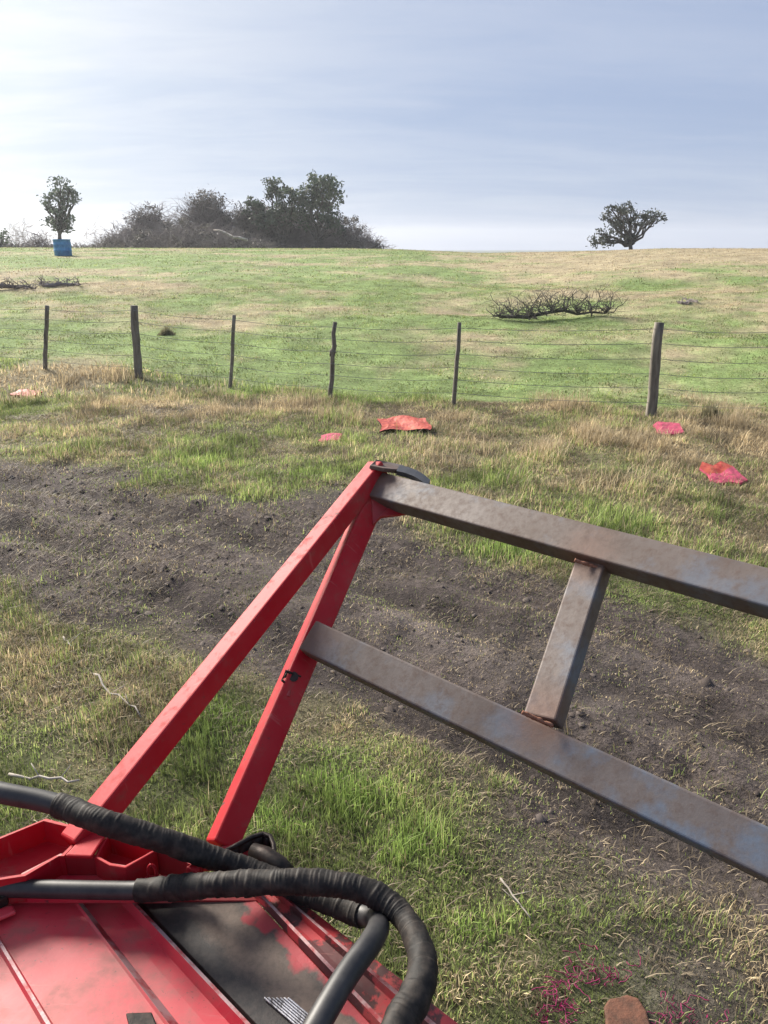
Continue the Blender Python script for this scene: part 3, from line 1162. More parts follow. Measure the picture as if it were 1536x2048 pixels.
BG = 'brush heaps along the crest'
brush('brush_heap', 262, 62, 448, 492, 78, 700, 'low brown brush heap at the left end of the clump', group=BG)
brush('brush_heap', 310, 50, 418, 492, 80, 1300, 'tangled brown brush heap left of the highest dead heap', group=BG)
brush('brush_heap', 412, 54, 402, 492, 80, 1700, 'dense brown brush heap in the middle of the clump', group=BG)
brush('brush_heap', 508, 44, 414, 492, 79, 1100, 'brown brush heap beside the pale log', group=BG)
brush('brush_heap', 460, 60, 432, 492, 81, 900, 'low dark brush heap filling the gap behind the pale log', group=BG)
brush('brush_heap', 585, 85, 424, 492, 78, 1900, 'large dark brush heap at the feet of the two green trees', group=BG)
brush('brush_heap', 680, 78, 440, 494, 76, 1100, 'low brush heap tapering off at the right end of the clump', group=BG)
brush('brush_heap', 380, 170, 446, 494, 74, 1500, 'long low tangle of branches in front of the clump', group=BG)
brush('dead_shrub', 745, 38, 462, 494, 74, 60, 'sparse bare twigs at the right tip of the brush', r0=0.02, cat='dead shrub')
brush('dead_shrub', 52, 46, 438, 490, 76, 200, 'pale bare shrub left of the slim tree', mat=M_pale, r0=0.016, cat='dead shrub')
brush('dead_shrub', 195, 45, 448, 490, 78, 110, 'thin bare shrub between the slim tree and the brush clump', mat=M_pale, r0=0.016, cat='dead shrub')
brush('dead_shrub', 82, 34, 462, 490, 75, 160, 'low brown twiggy shrub just left of the blue drum', cat='dead shrub')
# dark shrub cut by the left edge of the view
tree('green_bush', -8, 75, [(-25, 470, 26, 16), (5, 474, 18, 13), (-5, 482, 24, 12)], 'dark green bush at the far left edge of the crest', r0=0.08, leaf=0.09, per=420, cat='bush', fork=0.2)
# low dark bank of growth along the left crest
mb = MB()
for i in range(2600):
    px = random.uniform(-250, 430)
    rg = random.uniform(72, 84)
    g = at_range(px, rg)
    hgt = random.uniform(0.15, 0.62) * (1.0 if px < 240 else 0.9)
    a = g - Vector((0, 0, 0.1))
    b = g + Vector((random.gauss(0, 0.35), random.gauss(0, 0.35), hgt))
    mb.tube([a, a.lerp(b, 0.5) + Vector((random.gauss(0, .05), 0, 0)), b], [0.05, 0.04, 0.015], 3, False)
o = mb.build('low_scrub', M_twig)
tag(o, 'low strip of dark scrub along the left crest', 'scrub', kind='stuff')

# pale fallen log on the heap
g0 = at_range(440, 71)
mb = MB()
pa = PD(428, 460, 66)
pb = PD(494, 480, 64)
mb.tube(wob(pa, pb, 5, 0.02), [0.05, 0.08, 0.10, 0.11, 0.12, 0.12], 7)
o = mb.build('fallen_log', M_pale, smooth=True)
tag(o, 'pale bleached log lying across the brush heaps', 'log')


# fallen branches in the field
def fallen(name, px, py, wpx, hpx, n, label, r0=0.022):
    g = ground_hit(px, py)
    d = math.hypot(g.x, g.y)
    mpp = d / F
    root = empty(name, g, label, 'fallen branch')
    mb = MB()
    Wd, H = wpx * mpp / 2, hpx * mpp
    # a main limb lying on the ground and side branches arching up from it
    main = []
    for i in range(9):
        t = i / 8 * 2 - 1
        x = g.x + t * Wd * 0.9
        y = g.y + 0.25 * math.sin(t * 3)
        main.append(Vector((x, y, float(terrain(x, y)) + 0.10 * H + 0.25 * H * (1 - abs(t)) * random.random())))
    mb.tube(main, [r0 * 1.8, r0 * 2.2, r0 * 2.4, r0 * 2.2, r0 * 2, r0 * 1.8, r0 * 1.5, r0 * 1.2, r0 * 0.8], 6)
    for i in range(n):
        s_ = random.choice(main)
        e = s_ + Vector((random.gauss(0, 0.16) * Wd, random.gauss(0, 0.45), abs(random.gauss(0.38, 0.34)) * H))
        e.z = min(e.z, g.z + H * random.uniform(0.7, 1.1))
        pts = wob(s_, e, 4, 0.08)
        rr = r0 * random.uniform(0.35, 0.9)
        mb.tube(pts, [rr, rr * 0.85, rr * 0.7, rr * 0.5, rr * 0.3], 4)
        for _ in range(3):
            q = pts[random.choice((1, 2, 3))]
            e2 = q + Vector((random.gauss(0, 0.16) * Wd, random.gauss(0, 0.2), random.gauss(0.1, 0.22) * H))
            e2.z = max(e2.z, float(terrain(e2.x, e2.y)) + 0.01)
            mb.tube(wob(q, e2, 3, 0.08), [rr * 0.5, rr * 0.4, rr * 0.3, rr * 0.15], 3, False)
    mb.build('branches', M_twig if n < 30 else M_bark, root, smooth=False)


fallen('fallen_branch', 1105, 638, 225, 56, 125, 'bare fallen tree limb lying in the green field behind the thin post')
fallen('fallen_branch', 20, 578, 90, 22, 26, 'small fallen branch in the field at the far left', 0.03)
fallen('fallen_branch', 122, 574, 70, 20, 22, 'small fallen branch in the field below the blue drum', 0.03)
fallen('fallen_branch', 1375, 606, 40, 10, 12, 'little dark branch lying in the field right of the big fallen limb', 0.025)


def tussock(px, py, wpx, hpx, label):
    g = ground_hit(px, py)
    mpp = math.hypot(g.x, g.y) / F
    n = 500
    x = g.x + np.clip(RNG.normal(0, 1, n), -1.6, 1.6) * wpx * mpp * 0.28
    y = g.y + np.clip(RNG.normal(0, 1, n), -1.6, 1.6) * 0.07
    z = terrain(x, y)
    t = RNG.random(n)[:, None]
    col = np.array((0.11, 0.11, 0.06))[None] * (1 - t) + np.array((0.27, 0.24, 0.15))[None] * t
    o = blades('grass_tussock', x, y, z, hpx * mpp * RNG.uniform(0.3, 1.35, n) * np.exp(-((x - g.x) / (wpx * mpp * 0.36)) ** 2), np.full(n, 0.010), RNG.uniform(0.1, 0.7, n), RNG.uniform(0, 6.28, n), col, M_blade)
    tag(o, label, 'tussock', 'tussocks in the field')


tussock(333, 670, 34, 16, 'small dark tussock in the field right of the thick leaning post')
0 and tussock(1430, 700, 40, 14, 'darker tussock in the field right of the thick square post')
0 and tussock(930, 742, 26, 10, 'dark tussock just right of the thin straight post')
0 and tussock(1085, 750, 60, 12, 'wide low tussock in the field between the two right posts')
tussock(1420, 835, 40, 26, 'green-grey tussock at the fence line above the pink slab')

# ------------------------------------------------------------------ blue drum
g = ground_hit(127, 511)
gd = math.hypot(g.x, g.y)
s = gd / F
rt = empty('plastic_drum', g, 'open blue plastic drum standing on the crest in front of the slim tree', 'drum')
mb = MB()
prof = [(0.46, 0), (0.49, 0.03), (0.49, 0.3), (0.505, 0.32), (0.505, 0.35), (0.49, 0.37), (0.49, 0.66), (0.505, 0.68), (0.505, 0.71), (0.49, 0.73), (0.48, 0.97), (0.50, 0.98), (0.50, 1.03), (0.44, 1.03), (0.43, 0.95), (0.42, 0.3)]
pr = [(a * 30 * s, b * 27 * s) for a, b in prof]
vs, fs = [], []
for r_, z_ in pr:
    for k in range(28):
        a = k / 28 * 2 * math.pi
        vs.append((g.x + r_ * math.cos(a), g.y + r_ * math.sin(a), g.z - 0.02 + z_))
for i in range(len(pr) - 1):
    for k in range(28):
        fs.append((i * 28 + k, i * 28 + (k + 1) % 28, (i + 1) * 28 + (k + 1) % 28, (i + 1) * 28 + k))
fs.append(tuple((len(pr) - 1) * 28 + k for k in range(28)))
mb.add(vs, fs)
mb.build('drum_shell', M_blue, rt, smooth=True)


# ------------------------------------------------------------------ painted slabs and scraps in the grass
def slab(name, px, py, wpx, dep, hgt, mats, label, tilt=0.0, rot=0.0, cat='slab', seed=0):
    g = ground_hit(px, py)
    d = g.length
    w = wpx * math.hypot(g.x, g.y) / F
    rnd = random.Random(seed)
    mb = MB()
    n = 15
    ring = []
    for k in range(n):
        a = 2 * math.pi * k / n
        q = 1.0 / max(abs(math.cos(a)), abs(math.sin(a))) ** 0.6
        q *= rnd.uniform(0.86, 1.04)
        ring.append((math.cos(a) * q * w / 2, math.sin(a) * q * dep / 2))
    ca, sa = math.cos(rot), math.sin(rot)

    def T(x, y, z):
        return (g.x + x * ca - y * sa, g.y + x * sa + y * ca, g.z + z + x * math.tan(tilt) + 0.02)
    vs = [T(x * 1.0, y * 1.0, -0.04) for x, y in ring] + [T(x * 1.02, y * 1.02, hgt * rnd.uniform(0.7, 0.9)) for x, y in ring] + \
         [T(x * 0.88, y * 0.88, hgt * rnd.uniform(0.95, 1.12)) for x, y in ring] + [T(0, 0, hgt * 1.08)]
    fs, mi = [], []
    mb.add(vs, [], 0)
    for k in range(n):
        k2 = (k + 1) % n
        for f_, m_ in (((k, k2, n + k2, n + k), 0), ((n + k, n + k2, 2 * n + k2, 2 * n + k), 0), ((2 * n + k, 2 * n + k2, 3 * n), 1 if ring[k][0] * (1 if seed % 2 else -1) > 0 else 0)):
            mb.f.append(f_)
            mb.m.append(m_)
    o = mb.build(name, mats, None, bevel=0.006)
    return tag(o, label, cat)


def plate(px, py, wpx, dep, pitch, roll, mats, label, seed, rot=0.0, lift=0.03):
    """thin torn piece of painted sheet, propped on the grass with its far edge raised"""
    g = ground_hit(px, py)
    w = wpx * math.hypot(g.x, g.y) / F
    rnd = random.Random(seed)
    base = [(-0.5, -0.35), (-0.32, -0.5), (0.0, -0.44), (0.25, -0.5), (0.5, -0.38), (0.47, 0.0), (0.52, 0.3), (0.3, 0.5), (0.05, 0.42), (-0.2, 0.5), (-0.48, 0.36), (-0.42, 0.05)]
    ring = [((a + rnd.uniform(-.05, .05)) * w, (b + rnd.uniform(-.08, .08)) * dep) for a, b in base]
    n = len(ring)
    mb = MB()

    def T(x, y, dz):
        x2, y2 = x * math.cos(rot) - y * math.sin(rot), x * math.sin(rot) + y * math.cos(rot)
        z = lift + (y + dep / 2) * math.tan(pitch) + x * math.tan(roll) + 0.004 * math.sin(x * 30 + seed) + dz
        return (g.x + x2, g.y + y2, g.z + z)
    th = 0.022
    vs = []
    for dz in (0, -th):
        vs += [T(x, y, dz) for x, y in ring] + [T(x * 0.5, y * 0.5, dz + 0.006) for x, y in ring] + [T(0, 0, dz)]
    m_ = 2 * n + 1
    mb.add(vs, [])
    for k in range(n):
        k2 = (k + 1) % n
        cm = 1 if ring[k][1] > 0 else 0
        for f_, q in (((k, k2, n + k2, n + k), cm), ((n + k, n + k2, 2 * n), cm), ((m_ + k2, m_ + k, m_ + n + k, m_ + n + k2), 0), ((m_ + n + k2, m_ + n + k, m_ + 2 * n), 0), ((k2, k, m_ + k, m_ + k2), 0)):
            mb.f.append(f_)
            mb.m.append(q)
    o = mb.build('painted_scrap', mats)
    return tag(o, label, 'painted scrap')


plate(1334, 866, 50, 0.34, R(12), R(2), [M_pink, M_pink], 'small flat pink scrap at the foot of the thick square post', 3)
plate(1440, 962, 68, 0.42, R(14), R(3), [M_pink, M_orange], 'flat pink and orange scrap in tall dry grass at the right', 5, rot=0.12)
plate(661, 881, 46, 0.26, R(7), R(4), [M_pink, M_pink], 'thin magenta scrap left of the crumpled red sheet', 7)
plate(53, 790, 46, 0.40, R(3), R(-3), [M_red, M_orange], 'salmon red scrap in the grass at the far left', 9)
# reddish stone, bottom right, and its sprayed surroundings
o = slab('flat_stone', 1256, 2060, 118, 0.19, 0.004, [M_brick, M_brick], 'flat reddish stone in the grass at the bottom right', seed=13, rot=0.0, cat='stone')

# tangled magenta twine round the stone
mb = MB()
rt_ = random.Random(5)
for (px, py, sp, k) in ((1110, 2020, 0.045, 16), (1150, 1975, 0.035, 9), (1225, 1950, 0.035, 10), (1335, 2030, 0.04, 8), (1375, 2040, 0.03, 4)):
    c = ground_hit(px, py)
    for _ in range(k):
        p = c + Vector((rt_.gauss(0, sp), rt_.gauss(0, sp), 0.018))
        a_ = rt_.uniform(0, 6.28)
        pts = [p]
        for q in range(9):
            a_ += rt_.gauss(0, 0.9)
            p = p + Vector((math.cos(a_), math.sin(a_), rt_.gauss(0, 0.35))) * 0.011
            p.z = min(max(p.z, float(terrain(p.x, p.y)) + 0.008), float(terrain(p.x, p.y)) + 0.045)
            pts.append(p)
        mb.tube(pts, 0.0013, 4, False)
M_twine = mat_simple('magenta_twine', (0.13, 0.012, 0.05), (0.30, 0.025, 0.11), 40, 0.8)
o = mb.build('baling_twine', M_twine, smooth=True)
tag(o, 'tangled magenta twine around the flat reddish stone', 'twine', kind='stuff')

# crumpled sheet
g = ground_hit(808, 860)
mp = math.hypot(g.x, g.y) / F
mb = MB()
nx, ny = 16, 7
vs = []
for j in range(ny):
    for i in range(nx):
        u, v = i / (nx - 1), j / (ny - 1)
        x = (u - 0.5) * 100 * mp + 0.03 * math.sin(v * 5)
        y = (v - 0.5) * 0.56
        z = 0.05 + 0.045 * v + 0.016 * math.sin(u * 9 + v * 3) + 0.03 * (u - 0.35) + (0.008 * random.random())
        y += 0.08 * math.sin(u * 4)
        vs.append((g.x + x, g.y + y, g.z + z))
mb.add(vs, [(j * nx + i, j * nx + i + 1, (j + 1) * nx + i + 1, (j + 1) * nx + i) for j in range(ny - 1) for i in range(nx - 1)])
o = mb.build('metal_sheet', [M_orange, M_iron], None)
so = o.modifiers.new('solid', 'SOLIDIFY')
so.thickness = 0.02
so.offset = -1
so.material_offset_rim = 1
so.material_offset = 1
tag(o, 'crumpled orange-red metal sheet lying in front of the fence', 'scrap sheet')

# ------------------------------------------------------------------ loose sticks
def stick(px0, py0, px1, py1, r, label):
    a, b = ground_hit(px0, py0), ground_hit(px1, py1)
    mb = MB()
    pts = wob(a + Vector((0, 0, 0.03)), b + Vector((0, 0, 0.03)), 7, 0.02)
    mb.tube(pts, [r * (1 - 0.06 * i) for i in range(8)], 6)
    for k in (3, 5):
        e = pts[k] + Vector((random.uniform(-.08, .08), random.uniform(-.06, .06), 0.04))
        mb.tube([pts[k], e], [r * 0.5, r * 0.25], 4)
    o = mb.build('stick', M_pale, smooth=True)
    tag(o, label, 'stick')


stick(190, 1358, 283, 1445, 0.006, 'long pale bent stick in the dry grass left of the red strut')
stick(128, 1283, 146, 1303, 0.006, 'short white stick at the edge of the bare soil')
stick(20, 1560, 160, 1572, 0.007, 'brown stick just above the upper hose')
stick(1000, 1770, 1060, 1850, 0.004, 'thin straw stem right of the bright grass')

# ------------------------------------------------------------------ the red implement
DZ = 1.02
imp = empty('farm_implement', (PZ(300, 1900, 0.0).x, PZ(300, 1900, 0.9).y, 0.0),
            'weathered red farm implement with a red strut frame and bare steel rails', 'farm implement')


def beam(name, p0, d0, p1, d1, w, t, phi, hint, mat, parent=imp, bev=0.005, ext0=0, ext1=0, hollow=False):
    """rectangular tube whose main visible face (width w) has its mid-line through two pixel/depth points.
    phi turns the main face away from the viewer so the neighbouring face on the hint side shows."""
    A, B = PD(*p0, d0), PD(*p1, d1)
    a = (B - A).normalized()
    A = A - a * ext0
    B = B + a * ext1
    mid = (A + B) / 2
    v = (Vector((0, 0, CAM_H)) - mid).normalized()
    v = (v - a * v.dot(a)).normalized()
    hv = camvec(*hint)
    s = hv - a * hv.dot(a)
    s = (s - v * s.dot(v)).normalized()
    n = v * math.cos(phi) - s * math.sin(phi)       # main face normal
    m = v * math.sin(phi) + s * math.cos(phi)       # second face normal
    mb = MB()
    seg = 14
    vs = []
    c0 = -n * (t / 2)
    for i in range(seg + 1):
        p = A.lerp(B, i / seg) + c0
        for sn, sm in ((1, 1), (1, -1), (-1, -1), (-1, 1)):
            vs.append(p + n * (sn * t / 2) + m * (sm * w / 2))
    fs = []
    for i in range(seg):
        for k in range(4):
            fs.append((i * 4 + k, i * 4 + (k + 1) % 4, (i + 1) * 4 + (k + 1) % 4, (i + 1) * 4 + k))
    fs.append((3, 2, 1, 0))
    fs.append(tuple(seg * 4 + k for k in range(4)))
    mb.add(vs, fs)
    o = mb.build(name, mat, parent, bevel=bev, segs=3)
    import bmesh
    bm = bmesh.new()
    bm.from_mesh(o.data)
    bmesh.ops.recalc_face_normals(bm, faces=bm.faces)
    bm.to_mesh(o.data)
    bm.free()
    return o, A, B, n, m


legA = beam('strut', (163, 1700), 1.45, (772, 936), 2.13, 0.052, 0.052, R(38), (-1, 0.5, 0), M_red, bev=0.006)
legB = beam('strut', (452, 1694), 1.56, (766, 968), 2.13, 0.058, 0.050, R(22), (-1, 0.3, 0), M_red, bev=0.006)
J1 = PD(1180, 1120, 1.68)
J2 = PD(1080, 1432, 1.49)
J3 = PD(618, 1268, 1.80)
M_steel = mat_steel([(J1, 0.10), (J2, 0.10), (J3, 0.12), (PD(760, 965, 2.10), 0.10)])
upA = beam('frame_rail', (748, 966), 2.10, (1536, 1173), 1.43, 0.082, 0.052, R(30), (0.2, -1, 0), M_steel, ext1=0.55)
loA = beam('frame_rail', (614, 1268), 1.80, (1536, 1704), 1.255, 0.078, 0.050, R(11), (0.4, -1, 0), M_steel, ext1=0.5)
crA = beam('cross_member', (1181, 1118), 1.665, (1078, 1434), 1.50, 0.070, 0.046, R(27), (1, -0.3, 0), M_steel)


def box_between(name, corners, thick, mat, parent=imp, bevel=0.003, nrm_hint=None):
    """plate from a polygon of world points, extruded by thick along its normal"""
    P_ = [Vector(c) for c in corners]
    n = Vector((0, 0, 0))
    for i in range(len(P_)):
        n += P_[i].cross(P_[(i + 1) % len(P_)])
    n.normalize()
    mb = MB()
    k = len(P_)
    vs = [p + n * thick / 2 for p in P_] + [p - n * thick / 2 for p in P_]
    fs = [tuple(range(k)), tuple(range(2 * k - 1, k - 1, -1))]
    for i in range(k):
        j = (i + 1) % k
        fs.append((i, i + k, j + k, j))
    mb.add(vs, fs)
    return mb.build(name, mat, parent, bevel=bevel)


# gusset under the tip, end cap and the black rubber flap on top of it
box_between('gusset', [PD(742, 1000, 2.09), PD(745, 1052, 2.06), PD(762, 1036, 2.06), PD(800, 1030, 2.06), PD(842, 1022, 2.04), PD(800, 995, 2.10)], 0.010, M_reddark)
box_between('end_cap', [PD(738, 934, 2.10), PD(752, 922, 2.14), PD(775, 928, 2.17), PD(808, 934, 2.17), PD(800, 944, 2.12), PD(768, 940, 2.08)], 0.012, M_steel)
mb = MB()
strip = [(796, 940, 2.12), (814, 944, 2.11), (832, 951, 2.09), (846, 960, 2.07), (858, 970, 2.05)]
vs = []
for (a, b, d) in strip:
    p = PD(a, b, d)
    w_ = camvec(0.15, 0.3, 1).normalized() * 0.035
    up_ = camvec(0, 1, -0.3).normalized() * 0.006
    vs += [p - w_ + up_, p + w_ + up_, p + w_ - up_, p - w_ - up_]
fs = []
for i in range(len(strip) - 1):
    for k in range(4):
        fs.append((i * 4 + k, i * 4 + (k + 1) % 4, i * 4 + 4 + (k + 1) % 4, i * 4 + 4 + k))
fs += [(3, 2, 1, 0), tuple(len(strip) * 4 - 4 + k for k in range(4))]
mb.add(vs, fs)
mb.build('rubber_flap', M_rubber, imp)


# weld beads where the cross member meets the rails, rough end of the lower rail
def weld(p, q, r=0.004):
    mb = MB()
    L = (q - p).length
    k = max(6, int(L / 0.004))
    mb.tube([p.lerp(q, i / k) + Vector((random.gauss(0, .0006), 0, random.gauss(0, .0006))) for i in range(k + 1)], [r * random.uniform(0.8, 1.25) for _ in range(k + 1)], 6)
    return mb


M_weld = mat_simple('rusty_weld', (0.16, 0.06, 0.035), (0.30, 0.15, 0.10), 90, 0.8, 0.2, 0.5)
weld(PD(1149, 1120, 1.655), PD(1212, 1140, 1.645)).build('weld_bead', M_weld, imp, smooth=True)
weld(PD(1044, 1424, 1.485), PD(1106, 1452, 1.475)).build('weld_bead', M_weld, imp, smooth=True)

# pin and spring clip on the right strut
mb = MB()
nb, mbv = legB[3], legB[4]
ax_ = (legB[2] - legB[1]).normalized()
pc = PD(578, 1356, 1.79)
mb.tube([pc - mbv * 0.01 - nb * 0.01, pc + nb * 0.022], 0.012, 10)
mb.tube([pc + nb * 0.006, pc + nb * 0.014], 0.019, 6)
mb.tube([pc + nb * 0.018 - mbv * 0.018 + ax_ * 0.010, pc + nb * 0.02 + mbv * 0.022 + ax_ * 0.002, pc + nb * 0.016 + mbv * 0.02 - ax_ * 0.02, pc + nb * 0.016 - mbv * 0.014 - ax_ * 0.024], 0.0035, 6)
mb.build('bolt', M_iron, imp, smooth=False)
# small dark bracket plate below the pin
box_between('bracket', [PD(568, 1378, 1.762), PD(582, 1378, 1.762), PD(580, 1394, 1.75), PD(569, 1392, 1.75)], 0.006, M_reddark)


# ---- deck: one pressed sheet, folded into ribs that run toward the viewer
ROWS = [-0.16, 0.0, 0.06, 0.14, 0.24, 0.36, 0.48, 0.6, 0.72, 0.85, 1.0, 1.25, 1.6, 2.1, 2.7]


def deck_strip(name, prof, mat, worn=(), uv=False):
    """prof: (far px x, near px x, dz) ; rows along the rib"""
    mb = MB()
    vs = []
    k = len(prof)
    for t in ROWS:
        for (fx_, nx_, dz) in prof:
            A = PZ(fx_, 1800, DZ)
            B = PZ(nx_, 2048, DZ)
            p = A + (B - A) * t
            p.z = DZ + dz
            vs.append(p)
    fs = []
    for j in range(len(ROWS) - 1):
        for i in range(k - 1):
            fs.append((j * k + i, (j + 1) * k + i, (j + 1) * k + i + 1, j * k + i + 1))
    mb.add(vs, fs)
    for q in range(len(mb.f)):
        if prof[q % (k - 1)][0] in worn:
            mb.m[q] = 1  # rib column that carries the painted highlight and wear
    o = mb.build(name, [mat, M_wornhighlight] if worn else mat, imp)
    if uv:
        ul = o.data.uv_layers.new(name='UVMap')
        for poly in o.data.polygons:
            for li in poly.loop_indices:
                vi = o.data.loops[li].vertex_index
                ul.data[li].uv = ((vi % k) / (k - 1), ROWS[vi // k] / 2.7)
    sm = o.modifiers.new('solid', 'SOLIDIFY')
    sm.thickness = 0.005
    sm.offset = -1
    bv = o.modifiers.new('bevel', 'BEVEL')
    bv.width = 0.0018
    bv.segments = 2
    bv.limit_method = 'ANGLE'
    bv.angle_limit = R(20)
    return o


deck_strip('deck_panel', [(-520, -700, -0.35), (-515, -690, 0), (-420, -560, 0), (-240, -250, 0.0), (-62, 82, 0), (-57, 89, .007), (-50, 99, .008), (-45, 106, 0),
                          (144, 328, 0), (150, 336, .003), (168, 366, -.014), (205, 420, -.013), (244, 470, -.014), (250, 480, -.002), (254, 486, .006), (263, 497, .006), (266, 501, -.03)], M_redpanel, worn=(-57, 150, 254))
deck_strip('channel_panel', [(267, 502, -.031), (284, 522, -.030), (290, 528, -.018), (330, 570, -.017), (370, 610, -.016), (410, 650, -.016), (450, 690, -.015), (490, 728, -.014), (520, 752, -.012)], M_channel, uv=True)
deck_strip('edge_panel', [(521, 753, -.012), (524, 757, .006), (531, 768, .007), (535, 774, -.008), (548, 806, -.009), (565, 846, -.008), (570, 854, .004), (576, 868, .004), (580, 876, -.004), (602, 922, -.004), (606, 928, -.012), (608, 930, -.34)], M_redscuff, worn=(524, 570))

# worn ridged plate on the channel
mb = MB()
o0, o1, o2 = PZ(528, 1984, DZ), PZ(600, 2046, DZ), PZ(563, 1974, DZ)
ux = (o1 - o0)
uy = (o2 - o0) * 1.0
for i in range(7):
    c = o0 + uy * (i / 6.0) + ux * (0.5 + 0.08 * i)
    L = ux.length * (1.0 + 0.10 * i)
    axx = ux.normalized()
    mb.box(c + Vector((0, 0, -0.0125)), L, uy.length / 6 * 0.62, 0.004, (axx, Vector((-axx.y, axx.x, 0)), Vector((0, 0, 1))))
mb.build('tread_plate', M_alu, imp, bevel=0.001)

# cross bar at the head of the deck
mb = MB()
pl = [PZ(-520, 1757, DZ + 0.016), PZ(338, 1757, DZ + 0.016), PZ(345, 1800, DZ + 0.016), PZ(-520, 1800, DZ + 0.016)]
box_between('cross_bar', pl, 0.020, M_redpanel, bevel=0.004)

# far edge of the sheet behind the hoses (the deck runs on to here)
mb = MB()
box_between('head_sheet', [PZ(-520, 1752, DZ - 0.004), PZ(400, 1752, DZ - 0.012), PZ(560, 1778, DZ - 0.014), PZ(604, 1803, DZ - 0.014), PZ(-520, 1803, DZ - 0.014)], 0.006, M_reddark, bevel=0.0)
# rear wall dropping from there and supports standing on the ground (under the deck)
box_between('rear_wall', [PZ(-520, 1752, DZ - 0.02), PZ(400, 1752, DZ - 0.02), PZ(400, 1752, DZ - 0.02) + Vector((0, 0, -0.33)), PZ(-520, 1752, DZ - 0.02) + Vector((0, 0, -0.33))], 0.006, M_reddark)
for (px, py) in ((-380, 1850), (200, 1850), (100, 2300), (-600, 2300)):
    p = PZ(px, py, DZ - 0.04)
    mb = MB()
    mb.box((p.x, p.y, DZ / 2 - 0.05), 0.06, 0.06, DZ)
    mb.build('support_leg', M_reddark, imp, bevel=0.004)


# ---- head casting: two open pressed trays and the plate in front of them
RZ = 1.09


def tray(name, rim, depth, wall=0.007, mat=M_red):
    P_ = [PZ(x, y, RZ) for x, y in rim]
    c = sum(P_, Vector((0, 0, 0))) / len(P_)
    k = len(P_)
    inn = [p + (c - p).normalized() * wall for p in P_]
    flo = [p + (c - p) * 0.10 + Vector((0, 0, -depth)) for p in P_]
    outb = [p + Vector((0, 0, -depth - 0.01)) for p in P_]
    vs = P_ + inn + flo + outb
    fs = []
    for i in range(k):
        j = (i + 1) % k
        fs += [(i, j, k + j, k + i), (k + i, k + j, 2 * k + j, 2 * k + i), (j, i, 3 * k + i, 3 * k + j)]
    fs.append(tuple(2 * k + i for i in range(k)))
    fs.append(tuple(3 * k + i for i in range(k))[::-1])
    mb = MB()
    mb.add(vs, fs)
    return mb.build(name, mat, imp, bevel=0.0022)


tray('pressed_tray', [(-200, 1700), (-40, 1690), (92, 1637), (178, 1660), (128, 1712), (118, 1712), (50, 1752), (-200, 1790)], 0.048)
tray('pressed_tray', [(200, 1690), (216, 1668), (314, 1700), (251, 1736), (219, 1731), (188, 1714)], 0.040)
# saddle the left strut stands on
box_between('strut_foot', [PZ(178, 1662, RZ + 0.004), PZ(212, 1672, RZ + 0.004), PZ(184, 1716, RZ + 0.004), PZ(130, 1714, RZ + 0.004)], 0.008, M_red)
# front plate with a slot
rim = [(40, 1752), (118, 1712), (150, 1714), (188, 1714), (219, 1731), (251, 1736), (314, 1700), (352, 1716), (402, 1738)]
mb = MB()
for i in range(len(rim) - 1):
    a, b = PZ(*rim[i], RZ - 0.003), PZ(*rim[i + 1], RZ - 0.003)
    yv = PZ(150, 1757, DZ + 0.02).y
    a2 = Vector((a.x, min(a.y, yv + 0.02), DZ + 0.01))
    b2 = Vector((b.x, min(b.y, yv + 0.02), DZ + 0.01))
    n_ = Vector((0, 0.006, 0))
    mb.add([a, b, b2, a2, a + n_, b + n_, b2 + n_, a2 + n_], [(0, 1, 2, 3), (7, 6, 5, 4), (0, 4, 5, 1), (1, 5, 6, 2), (2, 6, 7, 3), (3, 7, 4, 0)])
mb.build('front_plate', M_reddark, imp)
# oval boss round the slot
mb = MB()
cc = PZ(311, 1727, RZ - 0.018) + Vector((0, -0.022, 0.0))
ring = []
for k in range(20):
    a = 2 * math.pi * k / 20
    ring.append(cc + Vector((0.0075 * math.cos(a), 0, 0.018 * math.sin(a))))
for k in range(20):
    mb.tube([ring[k], ring[(k + 1) % 20]], 0.0028, 5, False)
mb.build('slot_rim', M_red, imp, smooth=True)
# corner lug at the right end of the plate
box_between('lug', [PZ(372, 1742, RZ - .01), PZ(398, 1728, RZ - .01), PZ(408, 1738, RZ - .01), PZ(392, 1752, RZ - .01)], 0.02, M_red, bevel=0.003)
# socket that takes the foot of the right strut
box_between('strut_foot', [PZ(395, 1700, 1.0), PZ(500, 1690, 1.0), PZ(545, 1730, 1.0), PZ(400, 1740, 1.0)], 0.012, M_reddark)
# dark latch plate low on the deck
box_between('latch', [PZ(252, 2030, DZ + 0.006), PZ(304, 2028, DZ + 0.006), PZ(318, 2062, DZ + 0.006), PZ(262, 2066, DZ + 0.006)], 0.010, M_iron, bevel=0.002)
# small tab with bolt at the left edge
box_between('tab', [PZ(-40, 1826, DZ + 0.014), PZ(26, 1812, DZ + 0.014), PZ(33, 1826, DZ + 0.014), PZ(-30, 1852, DZ + 0.014)], 0.008, M_redpanel)
mb = MB()
pb_ = PZ(4, 1806, DZ + 0.02)
mb.tube([pb_, pb_ + Vector((0, 0, 0.018))], 0.013, 6)
mb.build('bolt', M_iron, imp)

